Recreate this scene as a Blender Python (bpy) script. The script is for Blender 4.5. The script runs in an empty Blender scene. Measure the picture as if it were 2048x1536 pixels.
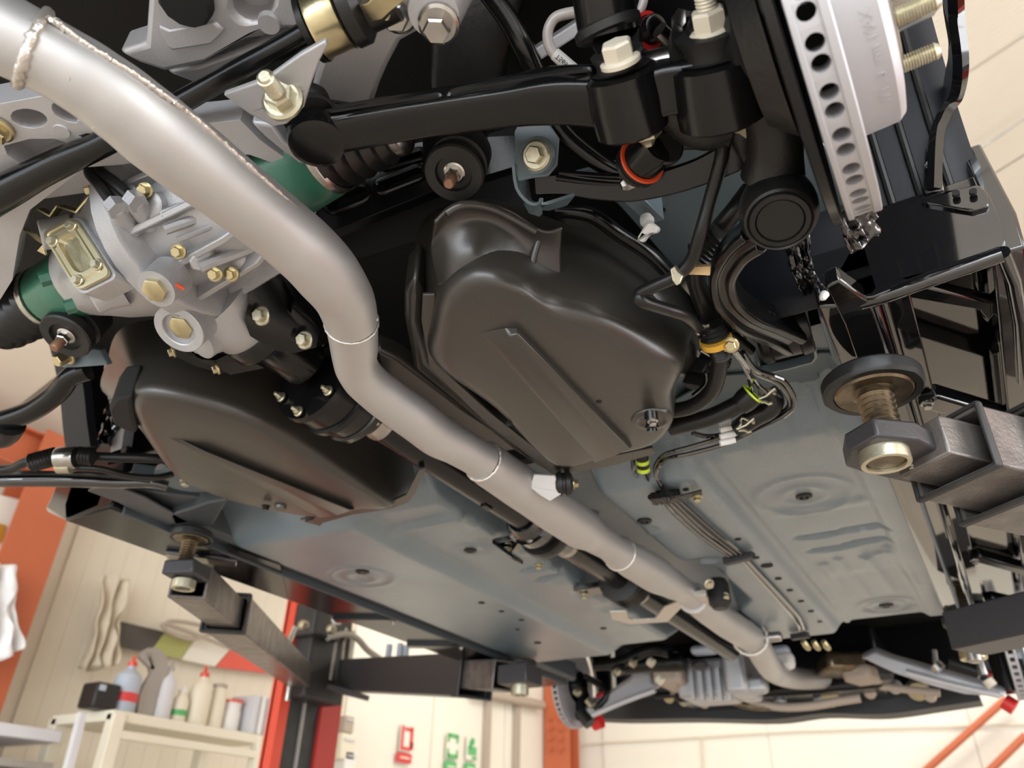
import bpy, bmesh, math, random
from mathutils import Vector, Matrix, noise
from mathutils.geometry import tessellate_polygon
random.seed(4)
SC = bpy.context.scene
COL = SC.collection
# ---------------------------------------------------------------- camera (car axes: X right, Y towards the nose, Z up)
FPX, CX, CY, CH = 1530.0, 1024.0, 768.0, 1.35
_u = Vector((66, -2470, FPX)).normalized()
_l = Vector((1076, 972, FPX)); _l = (_l - _l.dot(_u) * _u).normalized()
_r = -(_u.cross(_l))
MW = Matrix((_r, _l, _u))
def ray(x, y): return MW @ (Vector((x - CX, y - CY, FPX)) / FPX)
UP0 = Vector((0, 0, CH))
def D(x, y, d): return ray(x, y) * d + UP0
def P(x, y, z=.5): v = ray(x, y); return v * (z / v.z) + UP0
def PX(x, y, X): v = ray(x, y); return v * (X / v.x) + UP0
def PY(x, y, Y): v = ray(x, y); return v * (Y / v.y) + UP0
def W(x, y, z): return Vector((x, y, z + CH))
def dep(p): return (MW.transposed() @ (p - UP0)).z
cam = bpy.data.cameras.new('camera'); co = bpy.data.objects.new('camera', cam); COL.objects.link(co)
R3 = Matrix((MW.col[0], -MW.col[1], -MW.col[2])).transposed()
co.matrix_world = Matrix.Translation(UP0) @ R3.to_4x4()
cam.sensor_width = 36; cam.lens = FPX / 2048 * 36; cam.clip_start = .02; cam.clip_end = 60
cam.dof.use_dof = True; cam.dof.focus_distance = .73; cam.dof.aperture_fstop = 6.3
SC.camera = co
vs = SC.view_settings
SC.display_settings.display_device = 'sRGB'
vs.view_transform = 'Standard'; vs.look = 'None'; vs.gamma = 1; vs.use_curve_mapping = False
vs.exposure = 0.1
wd = bpy.data.worlds.new('world'); SC.world = wd; wd.use_nodes = True
wd.node_tree.nodes['Background'].inputs[0].default_value = (.88, .94, 1, 1)
wd.node_tree.nodes['Background'].inputs[1].default_value = 3.0
def area(name, loc, target, sx, sy, power, col=(1, 1, 1)):
    L = bpy.data.lights.new(name, 'AREA'); L.shape = 'RECTANGLE'; L.size = sx; L.size_y = sy; L.energy = power; L.color = col
    o = bpy.data.objects.new(name, L); COL.objects.link(o); o.location = loc
    o.rotation_euler = (Vector(target) - Vector(loc)).to_track_quat('-Z', 'Y').to_euler()
    return o
area('daylight_in_the_doorway', (1.0, -3.6, 2.2), (-.4, 1.6, .3), 5.5, 3.4, 200, (.95, .98, 1))
area('floor_fill_right', (4.7, 1.2, 1.9), (-.6, 1.4, .4), 4.0, 2.8, 130, (1, .97, .93))  # added fill lamp on the right, lights the floor under the car
area('ceiling_light_strip', (-2.9, 5.0, 3.6), (-3.2, 6.2, 1.5), 3.0, .6, 55, (1, .95, .87))
area('far_floor_fill', (-.6, 6.6, 4.4), (-.6, 6.7, 0), 2.4, .5, 75, (1, .95, .88))  # added lamp, brightens the far floor that the underbody reflects

# ---------------------------------------------------------------- materials
MT = {}
def mat(name, col, rough=.5, metal=0.0, coat=0.0, bump=0.0, bscale=400.0, spec=.5, var=0.0, vscale=8.0, emit=None, coatr=.05, col2=None, stretch=None):
    m = bpy.data.materials.new(name); m.use_nodes = True; nt = m.node_tree; b = nt.nodes['Principled BSDF']
    b.inputs['Base Color'].default_value = (*col, 1); b.inputs['Roughness'].default_value = rough
    b.inputs['Metallic'].default_value = metal; b.inputs['Coat Weight'].default_value = coat
    b.inputs['Coat Roughness'].default_value = coatr; b.inputs['Specular IOR Level'].default_value = spec
    tc = nt.nodes.new('ShaderNodeTexCoord'); mp = nt.nodes.new('ShaderNodeMapping'); nt.links.new(tc.outputs['Object'], mp.inputs[0])
    if stretch: mp.inputs['Scale'].default_value = stretch
    if var or col2:
        n = nt.nodes.new('ShaderNodeTexNoise'); n.inputs['Scale'].default_value = vscale; n.inputs['Detail'].default_value = 5
        nt.links.new(mp.outputs[0], n.inputs['Vector'])
        cr = nt.nodes.new('ShaderNodeMapRange'); cr.inputs[1].default_value = .35; cr.inputs[2].default_value = .65
        nt.links.new(n.outputs[0], cr.inputs[0])
        mx = nt.nodes.new('ShaderNodeMix'); mx.data_type = 'RGBA'
        c2 = col2 or tuple(c * (1 - var) for c in col)
        mx.inputs[6].default_value = (*col, 1); mx.inputs[7].default_value = (*c2, 1)
        nt.links.new(cr.outputs[0], mx.inputs[0]); nt.links.new(mx.outputs[2], b.inputs['Base Color'])
        r2 = nt.nodes.new('ShaderNodeMapRange'); r2.inputs[3].default_value = rough * .85; r2.inputs[4].default_value = min(1, rough * 1.2)
        nt.links.new(n.outputs[0], r2.inputs[0]); nt.links.new(r2.outputs[0], b.inputs['Roughness'])
    if bump:
        n = nt.nodes.new('ShaderNodeTexNoise'); n.inputs['Scale'].default_value = bscale; n.inputs['Detail'].default_value = 3
        nt.links.new(mp.outputs[0], n.inputs['Vector'])
        bp = nt.nodes.new('ShaderNodeBump'); bp.inputs['Strength'].default_value = bump; bp.inputs['Distance'].default_value = .001
        nt.links.new(n.outputs[0], bp.inputs['Height']); nt.links.new(bp.outputs[0], b.inputs['Normal'])
        if coat: nt.links.new(bp.outputs[0], b.inputs['Coat Normal'])
    if emit:
        b.inputs['Emission Color'].default_value = (*emit[0], 1); b.inputs['Emission Strength'].default_value = emit[1]
    MT[name] = m; return m
mat('silver_paint', (.55, .54, .535), .48, .75, bump=.12, bscale=900, var=.06, vscale=14)
mat('weld_silver', (.62, .58, .53), .38, .8, bump=.6, bscale=500)
mat('cast_alloy', (.50, .505, .525), .42, .55, bump=.35, bscale=700, var=.12, vscale=20)
mat('subframe_silver', (.54, .54, .56), .45, .45, bump=.2, bscale=500, var=.1, vscale=12)
mat('disc_silver', (.50, .495, .52), .48, .5, bump=.05, bscale=900)
mat('satin_black', (.0045, .0045, .0048), .20, 0, spec=.42, bump=.06, bscale=500)
mat('tank_black', (.030, .027, .023), .34, 0, spec=.6, bump=.12, bscale=900, coat=.4, coatr=.25)
mat('rough_black', (.009, .009, .0095), .42, 0, bump=.6, bscale=160)
mat('liner_black', (.010, .011, .015), .5, 0, spec=.3, bump=.15, bscale=200)
mat('rubber', (.010, .010, .0102), .48, 0, bump=.15, bscale=300)
mat('boot_rubber', (.010, .0098, .0095), .34, spec=.4)
mat('skirt_black', (.008, .008, .008), .16, 0, spec=.28)
mat('gloss_black', (.006, .006, .007), .06, 0, coat=1, coatr=.03, spec=.8)
mat('body_shaded', (.055, .063, .070), .42, 0, bump=.1, bscale=200)  # darkened body paint: shade on the left sill parts put into the colour
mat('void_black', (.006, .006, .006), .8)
mat('body_paint', (.175, .225, .258), .34, 0, coat=.8, coatr=.24, spec=.6, bump=.8, bscale=260, var=.12, vscale=6)
mat('body_smooth', (.110, .148, .172), .4, 0, coat=.2, coatr=.25, bump=.08, bscale=260)
mat('gold_zinc', (.62, .54, .33), .28, .95, bump=.1, bscale=300, var=.2, vscale=60)
mat('pale_zinc', (.62, .58, .44), .34, .9, bump=.15, bscale=400, var=.2, vscale=80)
mat('gold_plate', (.58, .52, .34), .34, .85, bump=.06, bscale=500, var=.1, vscale=30)
mat('steel', (.55, .53, .5), .25, 1, var=.3, vscale=40)
mat('rusty_steel', (.30, .17, .11), .5, .7, bump=.4, bscale=400)
mat('primer_cream', (.72, .66, .54), .5, .2, bump=.2, bscale=300)
mat('oily_steel', (.22, .17, .11), .28, .85, bump=.3, bscale=200, var=.5, vscale=30)
mat('green_paint', (.030, .150, .095), .4, 0, coat=.3, bump=.1, var=.2, vscale=30)
mat('arm_grey', (.20, .18, .168), .34, .5, bump=.5, bscale=220, var=.45, vscale=25)
mat('arm_dark', (.045, .043, .047), .4, .3, bump=.3, bscale=150)
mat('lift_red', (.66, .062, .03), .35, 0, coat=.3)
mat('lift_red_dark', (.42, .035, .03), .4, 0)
mat('lift_black', (.035, .034, .034), .5, 0, bump=.2, var=.4, vscale=10)
mat('column_orange', (.50, .125, .05), .5, 0, var=.1, vscale=3)
mat('wall_cream', (.74, .67, .55), .7, 0, var=.06, vscale=1.5)
mat('wall_white', (.78, .74, .65), .65, 0, var=.04, vscale=1)
mat('ceiling_beige', (.72, .64, .53), .6, 0, var=.05, vscale=2)
mat('floor_concrete', (.55, .49, .43), .42, 0, bump=.1, bscale=30, col2=(.43, .38, .33), vscale=1.2)
mat('cream_shelf', (.80, .76, .62), .45)
mat('grey_metal', (.36, .34, .31), .45, .3)
mat('white_plastic', (.78, .77, .74), .45)
mat('white_cloth', (.86, .85, .85), .8, bump=.3, bscale=30)
mat('yellow_tape', (.62, .80, .05), .4)
mat('amber', (.75, .42, .06), .3, .4)
mat('tan_foam', (.62, .43, .22), .7)
mat('orange_seal', (.75, .08, .02), .4)
mat('red_plastic', (.60, .02, .02), .4)
mat('blue_grey_plastic', (.42, .47, .55), .5)
mat('taupe', (.40, .33, .27), .5)
mat('cream_plastic', (.76, .70, .56), .5)
mat('pale_grey', (.62, .62, .64), .5)
mat('olive', (.36, .36, .12), .6)
mat('dark_brown', (.06, .05, .042), .5)
mat('sign_green', (.10, .42, .14), .5)
mat('sign_red', (.62, .05, .05), .5)
mat('hose_clear', (.55, .50, .48), .25, 0, coat=.5)
mat('tan_canvas', (.66, .58, .45), .8, bump=.4, bscale=25)

# ---------------------------------------------------------------- geometry helpers (all add to a bmesh)
def B(): return bmesh.new()
def frame(ax):
    ax = Vector(ax).normalized(); t = Vector((0, 0, 1)) if abs(ax.z) < .9 else Vector((1, 0, 0))
    a = ax.cross(t).normalized(); return a, ax.cross(a).normalized(), ax
def ringv(bm, pts): return [bm.verts.new(p) for p in pts]
def skin(bm, rings, closed=True):
    for a, b in zip(rings, rings[1:]):
        n = len(a)
        for i in range(n if closed else n - 1):
            j = (i + 1) % n
            try: bm.faces.new((a[i], a[j], b[j], b[i]))
            except ValueError: pass
def loft(bm, rings, c0=True, c1=True):
    rs = [ringv(bm, r) for r in rings]; skin(bm, rs)
    if c0: bm.faces.new(rs[0][::-1])
    if c1: bm.faces.new(rs[-1])
    return rs
def smooth(pts, n=6, vals=None):
    pts = [Vector(p) for p in pts]; m = len(pts); out = []; ov = []
    for i in range(m - 1):
        p0, p1, p2, p3 = pts[max(i - 1, 0)], pts[i], pts[i + 1], pts[min(i + 2, m - 1)]
        for k in range(n):
            t = k / n; t2, t3 = t * t, t * t * t
            out.append(.5 * ((2 * p1) + (p2 - p0) * t + (2 * p0 - 5 * p1 + 4 * p2 - p3) * t2 + (3 * p1 - p0 - 3 * p2 + p3) * t3))
            if vals: s = t * t * (3 - 2 * t); ov.append(vals[i] * (1 - s) + vals[i + 1] * s)
    out.append(pts[-1])
    if vals: ov.append(vals[-1]); return out, ov
    return out
def tube(bm, pts, r, seg=14, sm=0, caps=True, flat=1.0, up=None):
    rr = list(r) if isinstance(r, (list, tuple)) else [r] * len(pts)
    if sm: pts, rr = smooth(pts, sm, rr)
    pts = [Vector(p) for p in pts]; n = len(pts); rings = []; a = None
    for i in range(n):
        t = (pts[min(i + 1, n - 1)] - pts[max(i - 1, 0)]).normalized()
        if a is None: a = Vector(up).cross(t).normalized() if up else frame(t)[0]
        else: a = (a - a.dot(t) * t).normalized()
        b = t.cross(a)
        rings.append([pts[i] + (a * math.cos(q) + b * math.sin(q) * flat) * rr[i] for q in (2 * math.pi * k / seg for k in range(seg))])
    loft(bm, rings, caps, caps)
def lathe(bm, o, ax, prof, seg=24, caps=True):
    o = Vector(o); a, b, ax = frame(ax); rings = []
    for t, r in prof: rings.append([o + ax * t + (a * math.cos(q) + b * math.sin(q)) * max(r, 1e-5) for q in (2 * math.pi * k / seg for k in range(seg))])
    loft(bm, rings, caps, caps)
def cyl(bm, p, q, r, seg=20): lathe(bm, p, Vector(q) - Vector(p), [(0, r), ((Vector(q) - Vector(p)).length, r)], seg)
def annulus(bm, o, ax, ri, ro, h, seg=28, z0=0):
    o = Vector(o); a, b, ax = frame(ax)
    def rg(t, r): return ringv(bm, [o + ax * t + (a * math.cos(2 * math.pi * k / seg) + b * math.sin(2 * math.pi * k / seg)) * r for k in range(seg)])
    e = min(h, ro - ri) * .12
    rs = [rg(z0 + e, ri), rg(z0, ri + e), rg(z0, ro - e), rg(z0 + e, ro), rg(z0 + h - e, ro), rg(z0 + h, ro - e), rg(z0 + h, ri + e), rg(z0 + h - e, ri)]
    skin(bm, rs + [rs[0]])
def prism(bm, loop, vec, holes=()):
    vec = Vector(vec); loops = [[Vector(p) for p in loop]] + [[Vector(p) for p in h] for h in holes]
    flat = [p for L in loops for p in L]
    A = [bm.verts.new(p) for p in flat]; Bv = [bm.verts.new(p + vec) for p in flat]
    for t in tessellate_polygon(loops):
        for V, o in ((A, 1), (Bv, -1)):
            try: bm.faces.new([V[i] for i in t][::o])
            except ValueError: pass
    k = 0
    for L in loops:
        n = len(L)
        for i in range(n):
            j = (i + 1) % n
            try: bm.faces.new((A[k + i], A[k + j], Bv[k + j], Bv[k + i]))
            except ValueError: pass
        k += n
def box(bm, c, s, rot=None):
    c = Vector(c); hx, hy, hz = (v / 2 for v in s); M = rot.to_3x3() if rot else Matrix.Identity(3)
    v = [bm.verts.new(c + M @ Vector((x * hx, y * hy, z * hz))) for x in (-1, 1) for y in (-1, 1) for z in (-1, 1)]
    for f in ((0, 1, 3, 2), (4, 6, 7, 5), (0, 4, 5, 1), (2, 3, 7, 6), (0, 2, 6, 4), (1, 5, 7, 3)): bm.faces.new([v[i] for i in f])
def beam(bm, p, q, w, h, up=(0, 0, 1)):
    p, q = Vector(p), Vector(q); t = (q - p).normalized(); s = t.cross(Vector(up)).normalized(); u2 = s.cross(t)
    rings = [[o + s * a * w / 2 + u2 * b * h / 2 for a, b in ((-1, -1), (1, -1), (1, 1), (-1, 1))] for o in (p, q)]
    loft(bm, rings)
def sweep(bm, pts, sec, up, sm=0, scale=None):
    scale = scale or [1] * len(pts)
    if sm: pts, scale = smooth(pts, sm, scale)
    n = len(pts); rings = []
    for i in range(n):
        t = (pts[min(i + 1, n - 1)] - pts[max(i - 1, 0)]).normalized(); s = t.cross(Vector(up)).normalized(); u2 = s.cross(t)
        rings.append([pts[i] + (s * a + u2 * b) * scale[i] for a, b in sec])
    loft(bm, rings)
def circ(px, py, rx, ry, n=16, rot=0):
    c, s = math.cos(math.radians(rot)), math.sin(math.radians(rot)); o = []
    for k in range(n):
        a, b = rx * math.cos(2 * math.pi * k / n), ry * math.sin(2 * math.pi * k / n); o.append((px + a * c - b * s, py + a * s + b * c))
    return o
def L(z, pts): return [P(x, y, z) for x, y in pts]
def LD(pts): return [D(x, y, d) for x, y, d in pts]
def resample(pts, n):
    pts = [Vector(p) for p in pts]; m = len(pts); seg = [(pts[(i + 1) % m] - pts[i]).length for i in range(m)]; tot = sum(seg); out = []; i = 0; acc = 0
    for k in range(n):
        s = tot * k / n
        while acc + seg[i] < s: acc += seg[i]; i += 1
        out.append(pts[i].lerp(pts[(i + 1) % m], (s - acc) / seg[i]))
    return out
# ---------------------------------------------------------------- linking
WL = {}
def mesh_of(name, bm, m, sharp=38, normals=True):
    if normals: bmesh.ops.recalc_face_normals(bm, faces=bm.faces)
    bm.verts.ensure_lookup_table()
    xs = [v.co for v in bm.verts]
    lo = Vector([min(v[i] for v in xs) for i in range(3)]); hi = Vector([max(v[i] for v in xs) for i in range(3)])
    c = (lo + hi) / 2
    for v in bm.verts: v.co -= c
    me = bpy.data.meshes.new(name); bm.to_mesh(me); bm.free()
    me.materials.append(MT[m]); me.shade_smooth(); me.set_sharp_from_angle(angle=math.radians(sharp))
    return me, c
def put(name, me, c, parent=None, rot=None):
    o = bpy.data.objects.new(name, me); COL.objects.link(o); c = Vector(c)
    if parent is not None:
        o.parent = parent; pm = WL[parent.name]; o.location = c - pm
    else: o.location = c
    if rot is not None: o.rotation_euler = rot.to_euler()
    WL[o.name] = c; return o
def obj(name, bm, m, parent=None, bev=0, sub=0, sharp=38, label=None, kind=None):
    me, c = mesh_of(name, bm, m, sharp); o = put(name, me, c, parent)
    if bev:
        b = o.modifiers.new('bevel', 'BEVEL'); b.width = bev; b.segments = 2; b.limit_method = 'ANGLE'; b.angle_limit = math.radians(40)
    if sub: s = o.modifiers.new('sub', 'SUBSURF'); s.levels = sub; s.render_levels = sub
    if label: o['label'] = label
    if kind: o['kind'] = kind
    return o
def tag(o, label, cat, group=None):
    o['label'] = label; o['category'] = cat
    if group: o['group'] = group
    return o
def thing(name, label, cat, loc, group=None):
    o = bpy.data.objects.new(name, None); COL.objects.link(o); o.location = loc; o.empty_display_size = .05
    WL[o.name] = Vector(loc); return tag(o, label, cat, group)
# hex bolts: one mesh per size, shared; axis +Z leaves the surface
BM = {}
def bolt(parent, p, ax, rf, m='gold_zinc', stud=0.0, h=None, name='bolt', label=None, hexr=None, dome=False):
    h = h or rf * .75; hexr = hexr or rf * .7; key = (round(rf, 4), m, round(stud, 4), round(h, 4), round(hexr, 4), dome)
    if key not in BM:
        bm = B(); lathe(bm, (0, 0, -.001), (0, 0, 1), [(0, rf), (.001 + rf * .12, rf), (.001 + rf * .22, rf * .85)], 24)
        lathe(bm, (0, 0, rf * .1), (0, 0, 1), [(0, hexr), (h - hexr * .15, hexr), (h, hexr * .86)], 6)
        if dome: lathe(bm, (0, 0, h + rf * .05), (0, 0, 1), [(0, hexr * .6), (rf * .06, hexr * .55)], 18)
        if stud:
            pr = []; z = h
            k = 0
            while z < stud: pr += [(z, hexr * (.52 if k % 2 else .60))]; z += .0008 * max(1, rf / .01); k += 1
            pr += [(stud, hexr * .5), (stud + hexr * .15, hexr * .38)]
            lathe(bm, (0, 0, 0), (0, 0, 1), pr, 14)
        bmesh.ops.recalc_face_normals(bm, faces=bm.faces)
        me = bpy.data.meshes.new('bolt'); bm.to_mesh(me); bm.free(); me.materials.append(MT[m]); me.shade_smooth(); me.set_sharp_from_angle(angle=math.radians(30))
        BM[key] = me
    q = Vector(ax).to_track_quat('Z', 'Y')
    o = put(name, BM[key], p, parent, q)
    if label: o['label'] = label
    return o
def text_mesh(name, s, size, depth, p, right, up, m, parent):
    cu = bpy.data.curves.new(name, 'FONT'); cu.body = s; cu.size = size; cu.extrude = depth; cu.align_x = 'CENTER'; cu.align_y = 'CENTER'; cu.resolution_u = 3
    t = bpy.data.objects.new('tmp', cu); COL.objects.link(t)
    me = bpy.data.meshes.new_from_object(t.evaluated_get(bpy.context.evaluated_depsgraph_get())); bpy.data.objects.remove(t)
    me.materials.clear(); me.materials.append(MT[m])
    right = Vector(right).normalized(); up = Vector(up); up = (up - up.dot(right) * right).normalized()
    return put(name, me, p, parent, Matrix((right, up, right.cross(up))).transposed())
DOWN = Vector((0, 0, -1)); BACK = Vector((0, -1, 0))

# ================================================================ THE ROOM
def struct(name, bm, m, parent=None, **k): return obj(name, bm, m, parent, kind='structure' if parent is None else None, **k)
LX, RX, BY, FY = -4.2, 6.6, -3.9, 8.1
EV = 3.22                                                # eaves height
bm = B(); box(bm, ((LX + RX) / 2, (BY + FY) / 2, -.06), (RX - LX + .4, FY - BY + .4, .12)); struct('floor', bm, 'floor_concrete')
# left wall: cladding strips standing a little proud of a backing
wl = B(); box(wl, (LX - .08, (BY + FY) / 2, 1.75), (.12, FY - BY, 3.5)); wl = struct('wall_left', wl, 'wall_cream')
bm = B(); box(bm, (0, 0, 0), (.014, .1085, 3.3)); me_strip, _ = mesh_of('panel', bm, 'wall_cream')
y = 2.3
while y < 4.6: put('panel', me_strip, (LX - .012, y, 1.66), wl); y += .11
for y0, y1 in ((4.62, 5.7), (5.72, 6.5), (6.52, 6.88), (6.9, 7.9)):
    bm = B(); box(bm, (LX - .01, (y0 + y1) / 2, 1.66), (.02, y1 - y0, 3.3)); obj('panel', bm, 'wall_white', wl, bev=.002)
bm = B(); box(bm, ((LX + RX) / 2, FY + .08, 2.9), (RX - LX, .12, 5.8)); wf = struct('wall_front', bm, 'wall_white')
for k in range(6):
    for j in range(3):
        bm = B(); box(bm, (LX + .5 + k * 1.72 + .85, FY + .005, .98 + j * 1.7 - .1), (1.716, .03, 1.696)); obj('panel', bm, 'wall_white', wf, bev=.002)
bm = B(); box(bm, (RX + .08, 1.2 + 5.2, 2.0), (.12, 3.6, 4.0)); box(bm, (RX + .08, -2.6, 2.0), (.12, 2.6, 4.0)); box(bm, (RX + .08, 1.6, 3.75), (.12, 6, .5)); struct('wall_right', bm, 'wall_cream')
# roof: two slopes of long panels, seams across the slope
RG = 1.6; SL = math.tan(math.radians(20))
def roofz(x): return EV + SL * (x - LX) if x < RG else EV + SL * (RG - LX) - SL * (x - RG)
bm = B(); ys = [BY - .3, FY + .3]
for x0, x1 in ((LX - .2, RG), (RG, RX + .3)):
    prism(bm, [(x0, ys[0], roofz(x0) + .1), (x1, ys[0], roofz(x1) + .1), (x1, ys[1], roofz(x1) + .1), (x0, ys[1], roofz(x0) + .1)], (0, 0, .08))
cl = struct('ceiling', bm, 'ceiling_beige')
y = BY
while y < FY:                                              # lining boards with open joints between them
    bm = B()
    wdt = .92 if int(y * 10) % 2 else .9
    for x0, x1 in ((LX, RG - .01), (RG + .01, RX)):
        prism(bm, [(x0, y, roofz(x0) + .06), (x1, y, roofz(x1) + .06), (x1, y + .905, roofz(x1) + .06), (x0, y + .905, roofz(x0) + .06)], (0, 0, .03))
    obj('panel', bm, 'ceiling_beige', cl); y += .93
# corrugation ribs on the boards in view at the upper right (fine, joined)
bm = B()
for k in range(150):
    yy = 2.4 + k * .035
    beam(bm, (-.5, yy, roofz(-.5) + .058), (RG, yy, roofz(RG) + .058), .006, .0022)
obj('ridge', bm, 'ceiling_beige', cl, kind='stuff')
bm = B(); q = .0
p0 = P(1905, 332, 3.5); 
def on_roof(px, py):
    v = ray(px, py); s = (roofz(0) - CH - .03) / (v.z - SL * v.x); return v * s + UP0
a, b_ = on_roof(1890, 345), on_roof(2100, 203)
tube(bm, [a, b_], .006, 8); o = obj('ceiling_cable', bm, 'steel'); tag(o, 'thin bright steel cable strung across the beige ceiling beside the wheel arch', 'cable')
# steel frame: eaves beam and columns on the left wall
def h_col(name, x, y, w, d, z1, m, tr=.012, axis='x'):
    r = struct(name, (lambda b: (box(b, (x, y, z1 / 2), (d if axis == 'x' else tr, tr if axis == 'x' else d, z1)), b)[1])(B()), m)
    for s in (-1, 1):
        b = B()
        if axis == 'x': box(b, (x + s * d / 2, y, z1 / 2), (tr, w, z1))
        else: box(b, (x, y + s * d / 2, z1 / 2), (w, tr, z1))
        obj('flange', b, m, r)
    return r
cy = PX(38, 1150, LX + .22).y
h_col('column_1', LX + .13, cy, .26, .2, EV, 'column_orange')
eb = B(); box(eb, (LX + .13, (BY + cy) / 2, EV - .12), (.012, cy - BY, .20)); eb = struct('beam_left', eb, 'column_orange')
for s in (-1, 1): b = B(); box(b, (LX + .13, (BY + cy) / 2, EV - .12 + s * .1), (.14, cy - BY, .012)); obj('flange', b, 'column_orange', eb)
c2 = PX(1120, 1440, LX + .2).y
cc = PY(1118, 1440, 7.7)
col2 = h_col('column_2', cc.x, 7.75, .30, .2, 4.2, 'column_orange', axis='y')
for i in range(4):
    for j in range(2):
        v = PY(1101 + 21 * j, 1438 + 20 * i, 7.62); b = B(); lathe(b, (v.x, v.y, v.z), BACK, [(0, .022), (.016, .022), (.016, .014), (.022, .012)], 12)
        obj('bolt_head', b, 'column_orange', col2)
# bracing rods on the front wall
for i, (a_, b_) in enumerate((((2012, 1398), (1790, 1596)), ((2052, 1470), (1930, 1590)))):
    bm = B(); tube(bm, [PY(*a_, FY - .12), PY(*b_, FY - .12)], .03, 10); o = obj('bracing_rod', bm, 'column_orange')
    tag(o, ('upper' if i == 0 else 'lower') + ' orange diagonal bracing rod on the cream front wall', 'rod')
# pipe run and seam posts near the corner
bm = B(); tube(bm, [PX(948, 1383, LX + .08), PX(1084, 1410, LX + .08)], .045, 12); o = obj('wall_pipe', bm, 'taupe'); tag(o, 'taupe pipe running high along the left wall to the orange column', 'pipe')
for i, px in enumerate((976, 1034)):
    t_, b_ = PX(px, 1402 + i * 6, LX + .03), PX(px - 2, 1534, LX + .03)
    bm = B(); box(bm, (t_.x, t_.y, t_.z / 2), (.05, .07, t_.z)); o = obj('wall_rail', bm, 'taupe'); tag(o, ['slim taupe upright rail beside the green signs', 'slim taupe upright rail next to the orange corner column'][i], 'rail')
# wall drawing: seams/cables on the front wall
bm = B(); tube(bm, [PY(1162, 1489, FY - .03), PY(1230, 1484, FY - .03), PY(1330, 1479, FY - .03), PY(1600, 1462, FY - .03), PY(2060, 1448, FY - .03)], .010, 8, sm=3)
tube(bm, [PY(1405, 1474, FY - .03), PY(1408, 1540, FY - .03), PY(1408, 1600, FY - .03)], .010, 8); o = obj('wall_cable', bm, 'ceiling_beige'); tag(o, 'pale cable clipped along the cream front wall under the car nose', 'cable')

# ---------------------------------------------------------------- left wall furniture and goods
def quad_on_left(name, pts, x, m, th=.012, parent=None, **k):
    bm = B(); prism(bm, [PX(px, py, x) for px, py in pts], (-th, 0, 0)); return obj(name, bm, m, parent, **k)
bn = thing('wall_banner', 'long striped banner in black, olive, cream and red above the shelf goods', 'banner', PX(400, 1300, LX + .06))
quad_on_left('stripe', [(219, 1240), (226, 1240), (217, 1296), (214, 1290)], LX + .06, 'dark_brown', parent=bn, label='narrow black stripe')
quad_on_left('stripe', [(228, 1240), (241, 1243), (226, 1290), (216, 1300)], LX + .06, 'olive', parent=bn, label='narrow olive stripe')
quad_on_left('stripe', [(243, 1243), (330, 1264), (298, 1304), (228, 1291)], LX + .06, 'dark_brown', parent=bn, label='wide black stripe')
quad_on_left('stripe', [(331, 1264), (392, 1276), (362, 1318), (299, 1305)], LX + .06, 'olive', parent=bn, label='wide olive green stripe')
quad_on_left('stripe', [(393, 1276), (462, 1296), (430, 1333), (363, 1319)], LX + .06, 'wall_white', parent=bn, label='cream stripe')
quad_on_left('stripe', [(463, 1296), (600, 1325), (590, 1352), (431, 1334)], LX + .06, 'lift_red', parent=bn, label='bright red stripe')
def fold_cloth(name, pts, x, m, amp=.03, label='', cat='cloth'):
    bm = B(); n = 22; rows = []
    tl, tr, br, bl = [PX(px, py, x) for px, py in pts]
    for i in range(n + 1):
        for_row = []
        for j in range(n + 1):
            s, t = i / n, j / n; p = tl.lerp(tr, t).lerp(bl.lerp(br, t), s)
            p = p + Vector((amp * math.sin(t * 17 + 3 * s) * (.4 + s) + amp * noise.noise(Vector((t * 4, s * 3, x))), .02 * noise.noise(Vector((s * 5, t * 5, 1))), .03 * noise.noise(Vector((t * 3, 7, s)))))
            for_row.append(bm.verts.new(p))
        rows.append(for_row)
    for i in range(n):
        for j in range(n): bm.faces.new((rows[i][j], rows[i][j + 1], rows[i + 1][j + 1], rows[i + 1][j]))
    o = obj(name, bm, m, sharp=80); s = o.modifiers.new('t', 'SOLIDIFY'); s.thickness = .006; return tag(o, label, cat)
fold_cloth('hanging_cloth', [(-60, 1125), (36, 1132), (34, 1300), (-60, 1345)], LX + .35, 'white_cloth', .05, 'crumpled white cloth hanging in front of the orange column', 'cloth')
fold_cloth('canvas_cover', [(205, 1150), (262, 1160), (222, 1330), (170, 1340)], LX + .14, 'tan_canvas', .05, 'tan canvas bag hanging beside the striped banner', 'bag')
bm = B(); tube(bm, [PX(*q, LX + .12) for q in ((330, 1248), (345, 1242), (390, 1248), (430, 1262), (380, 1278), (335, 1262), (330, 1248), (400, 1272), (470, 1300))], .012, 8, sm=6)
tag(obj('coiled_hose', bm, 'taupe'), 'thin coiled hose hanging under the rear left lift arm', 'hose')
# wall cabinet / vent at far left edge
bm = B(); prism(bm, [PX(px, py, LX + .1) for px, py in ((-60, 975), (44, 998), (8, 1105), (-60, 1100))], (-.1, 0, 0)); t_ = obj('wall_box', bm, 'wall_white', bev=.01); tag(t_, 'white box with an orange label on the wall left of the orange column', 'box')
bm = B(); prism(bm, [PX(px, py, LX + .115) for px, py in ((-10, 1045), (12, 1050), (4, 1085), (-10, 1082))], (-.02, 0, 0)); obj('label', bm, 'amber', t_, label='orange printed label')
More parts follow.
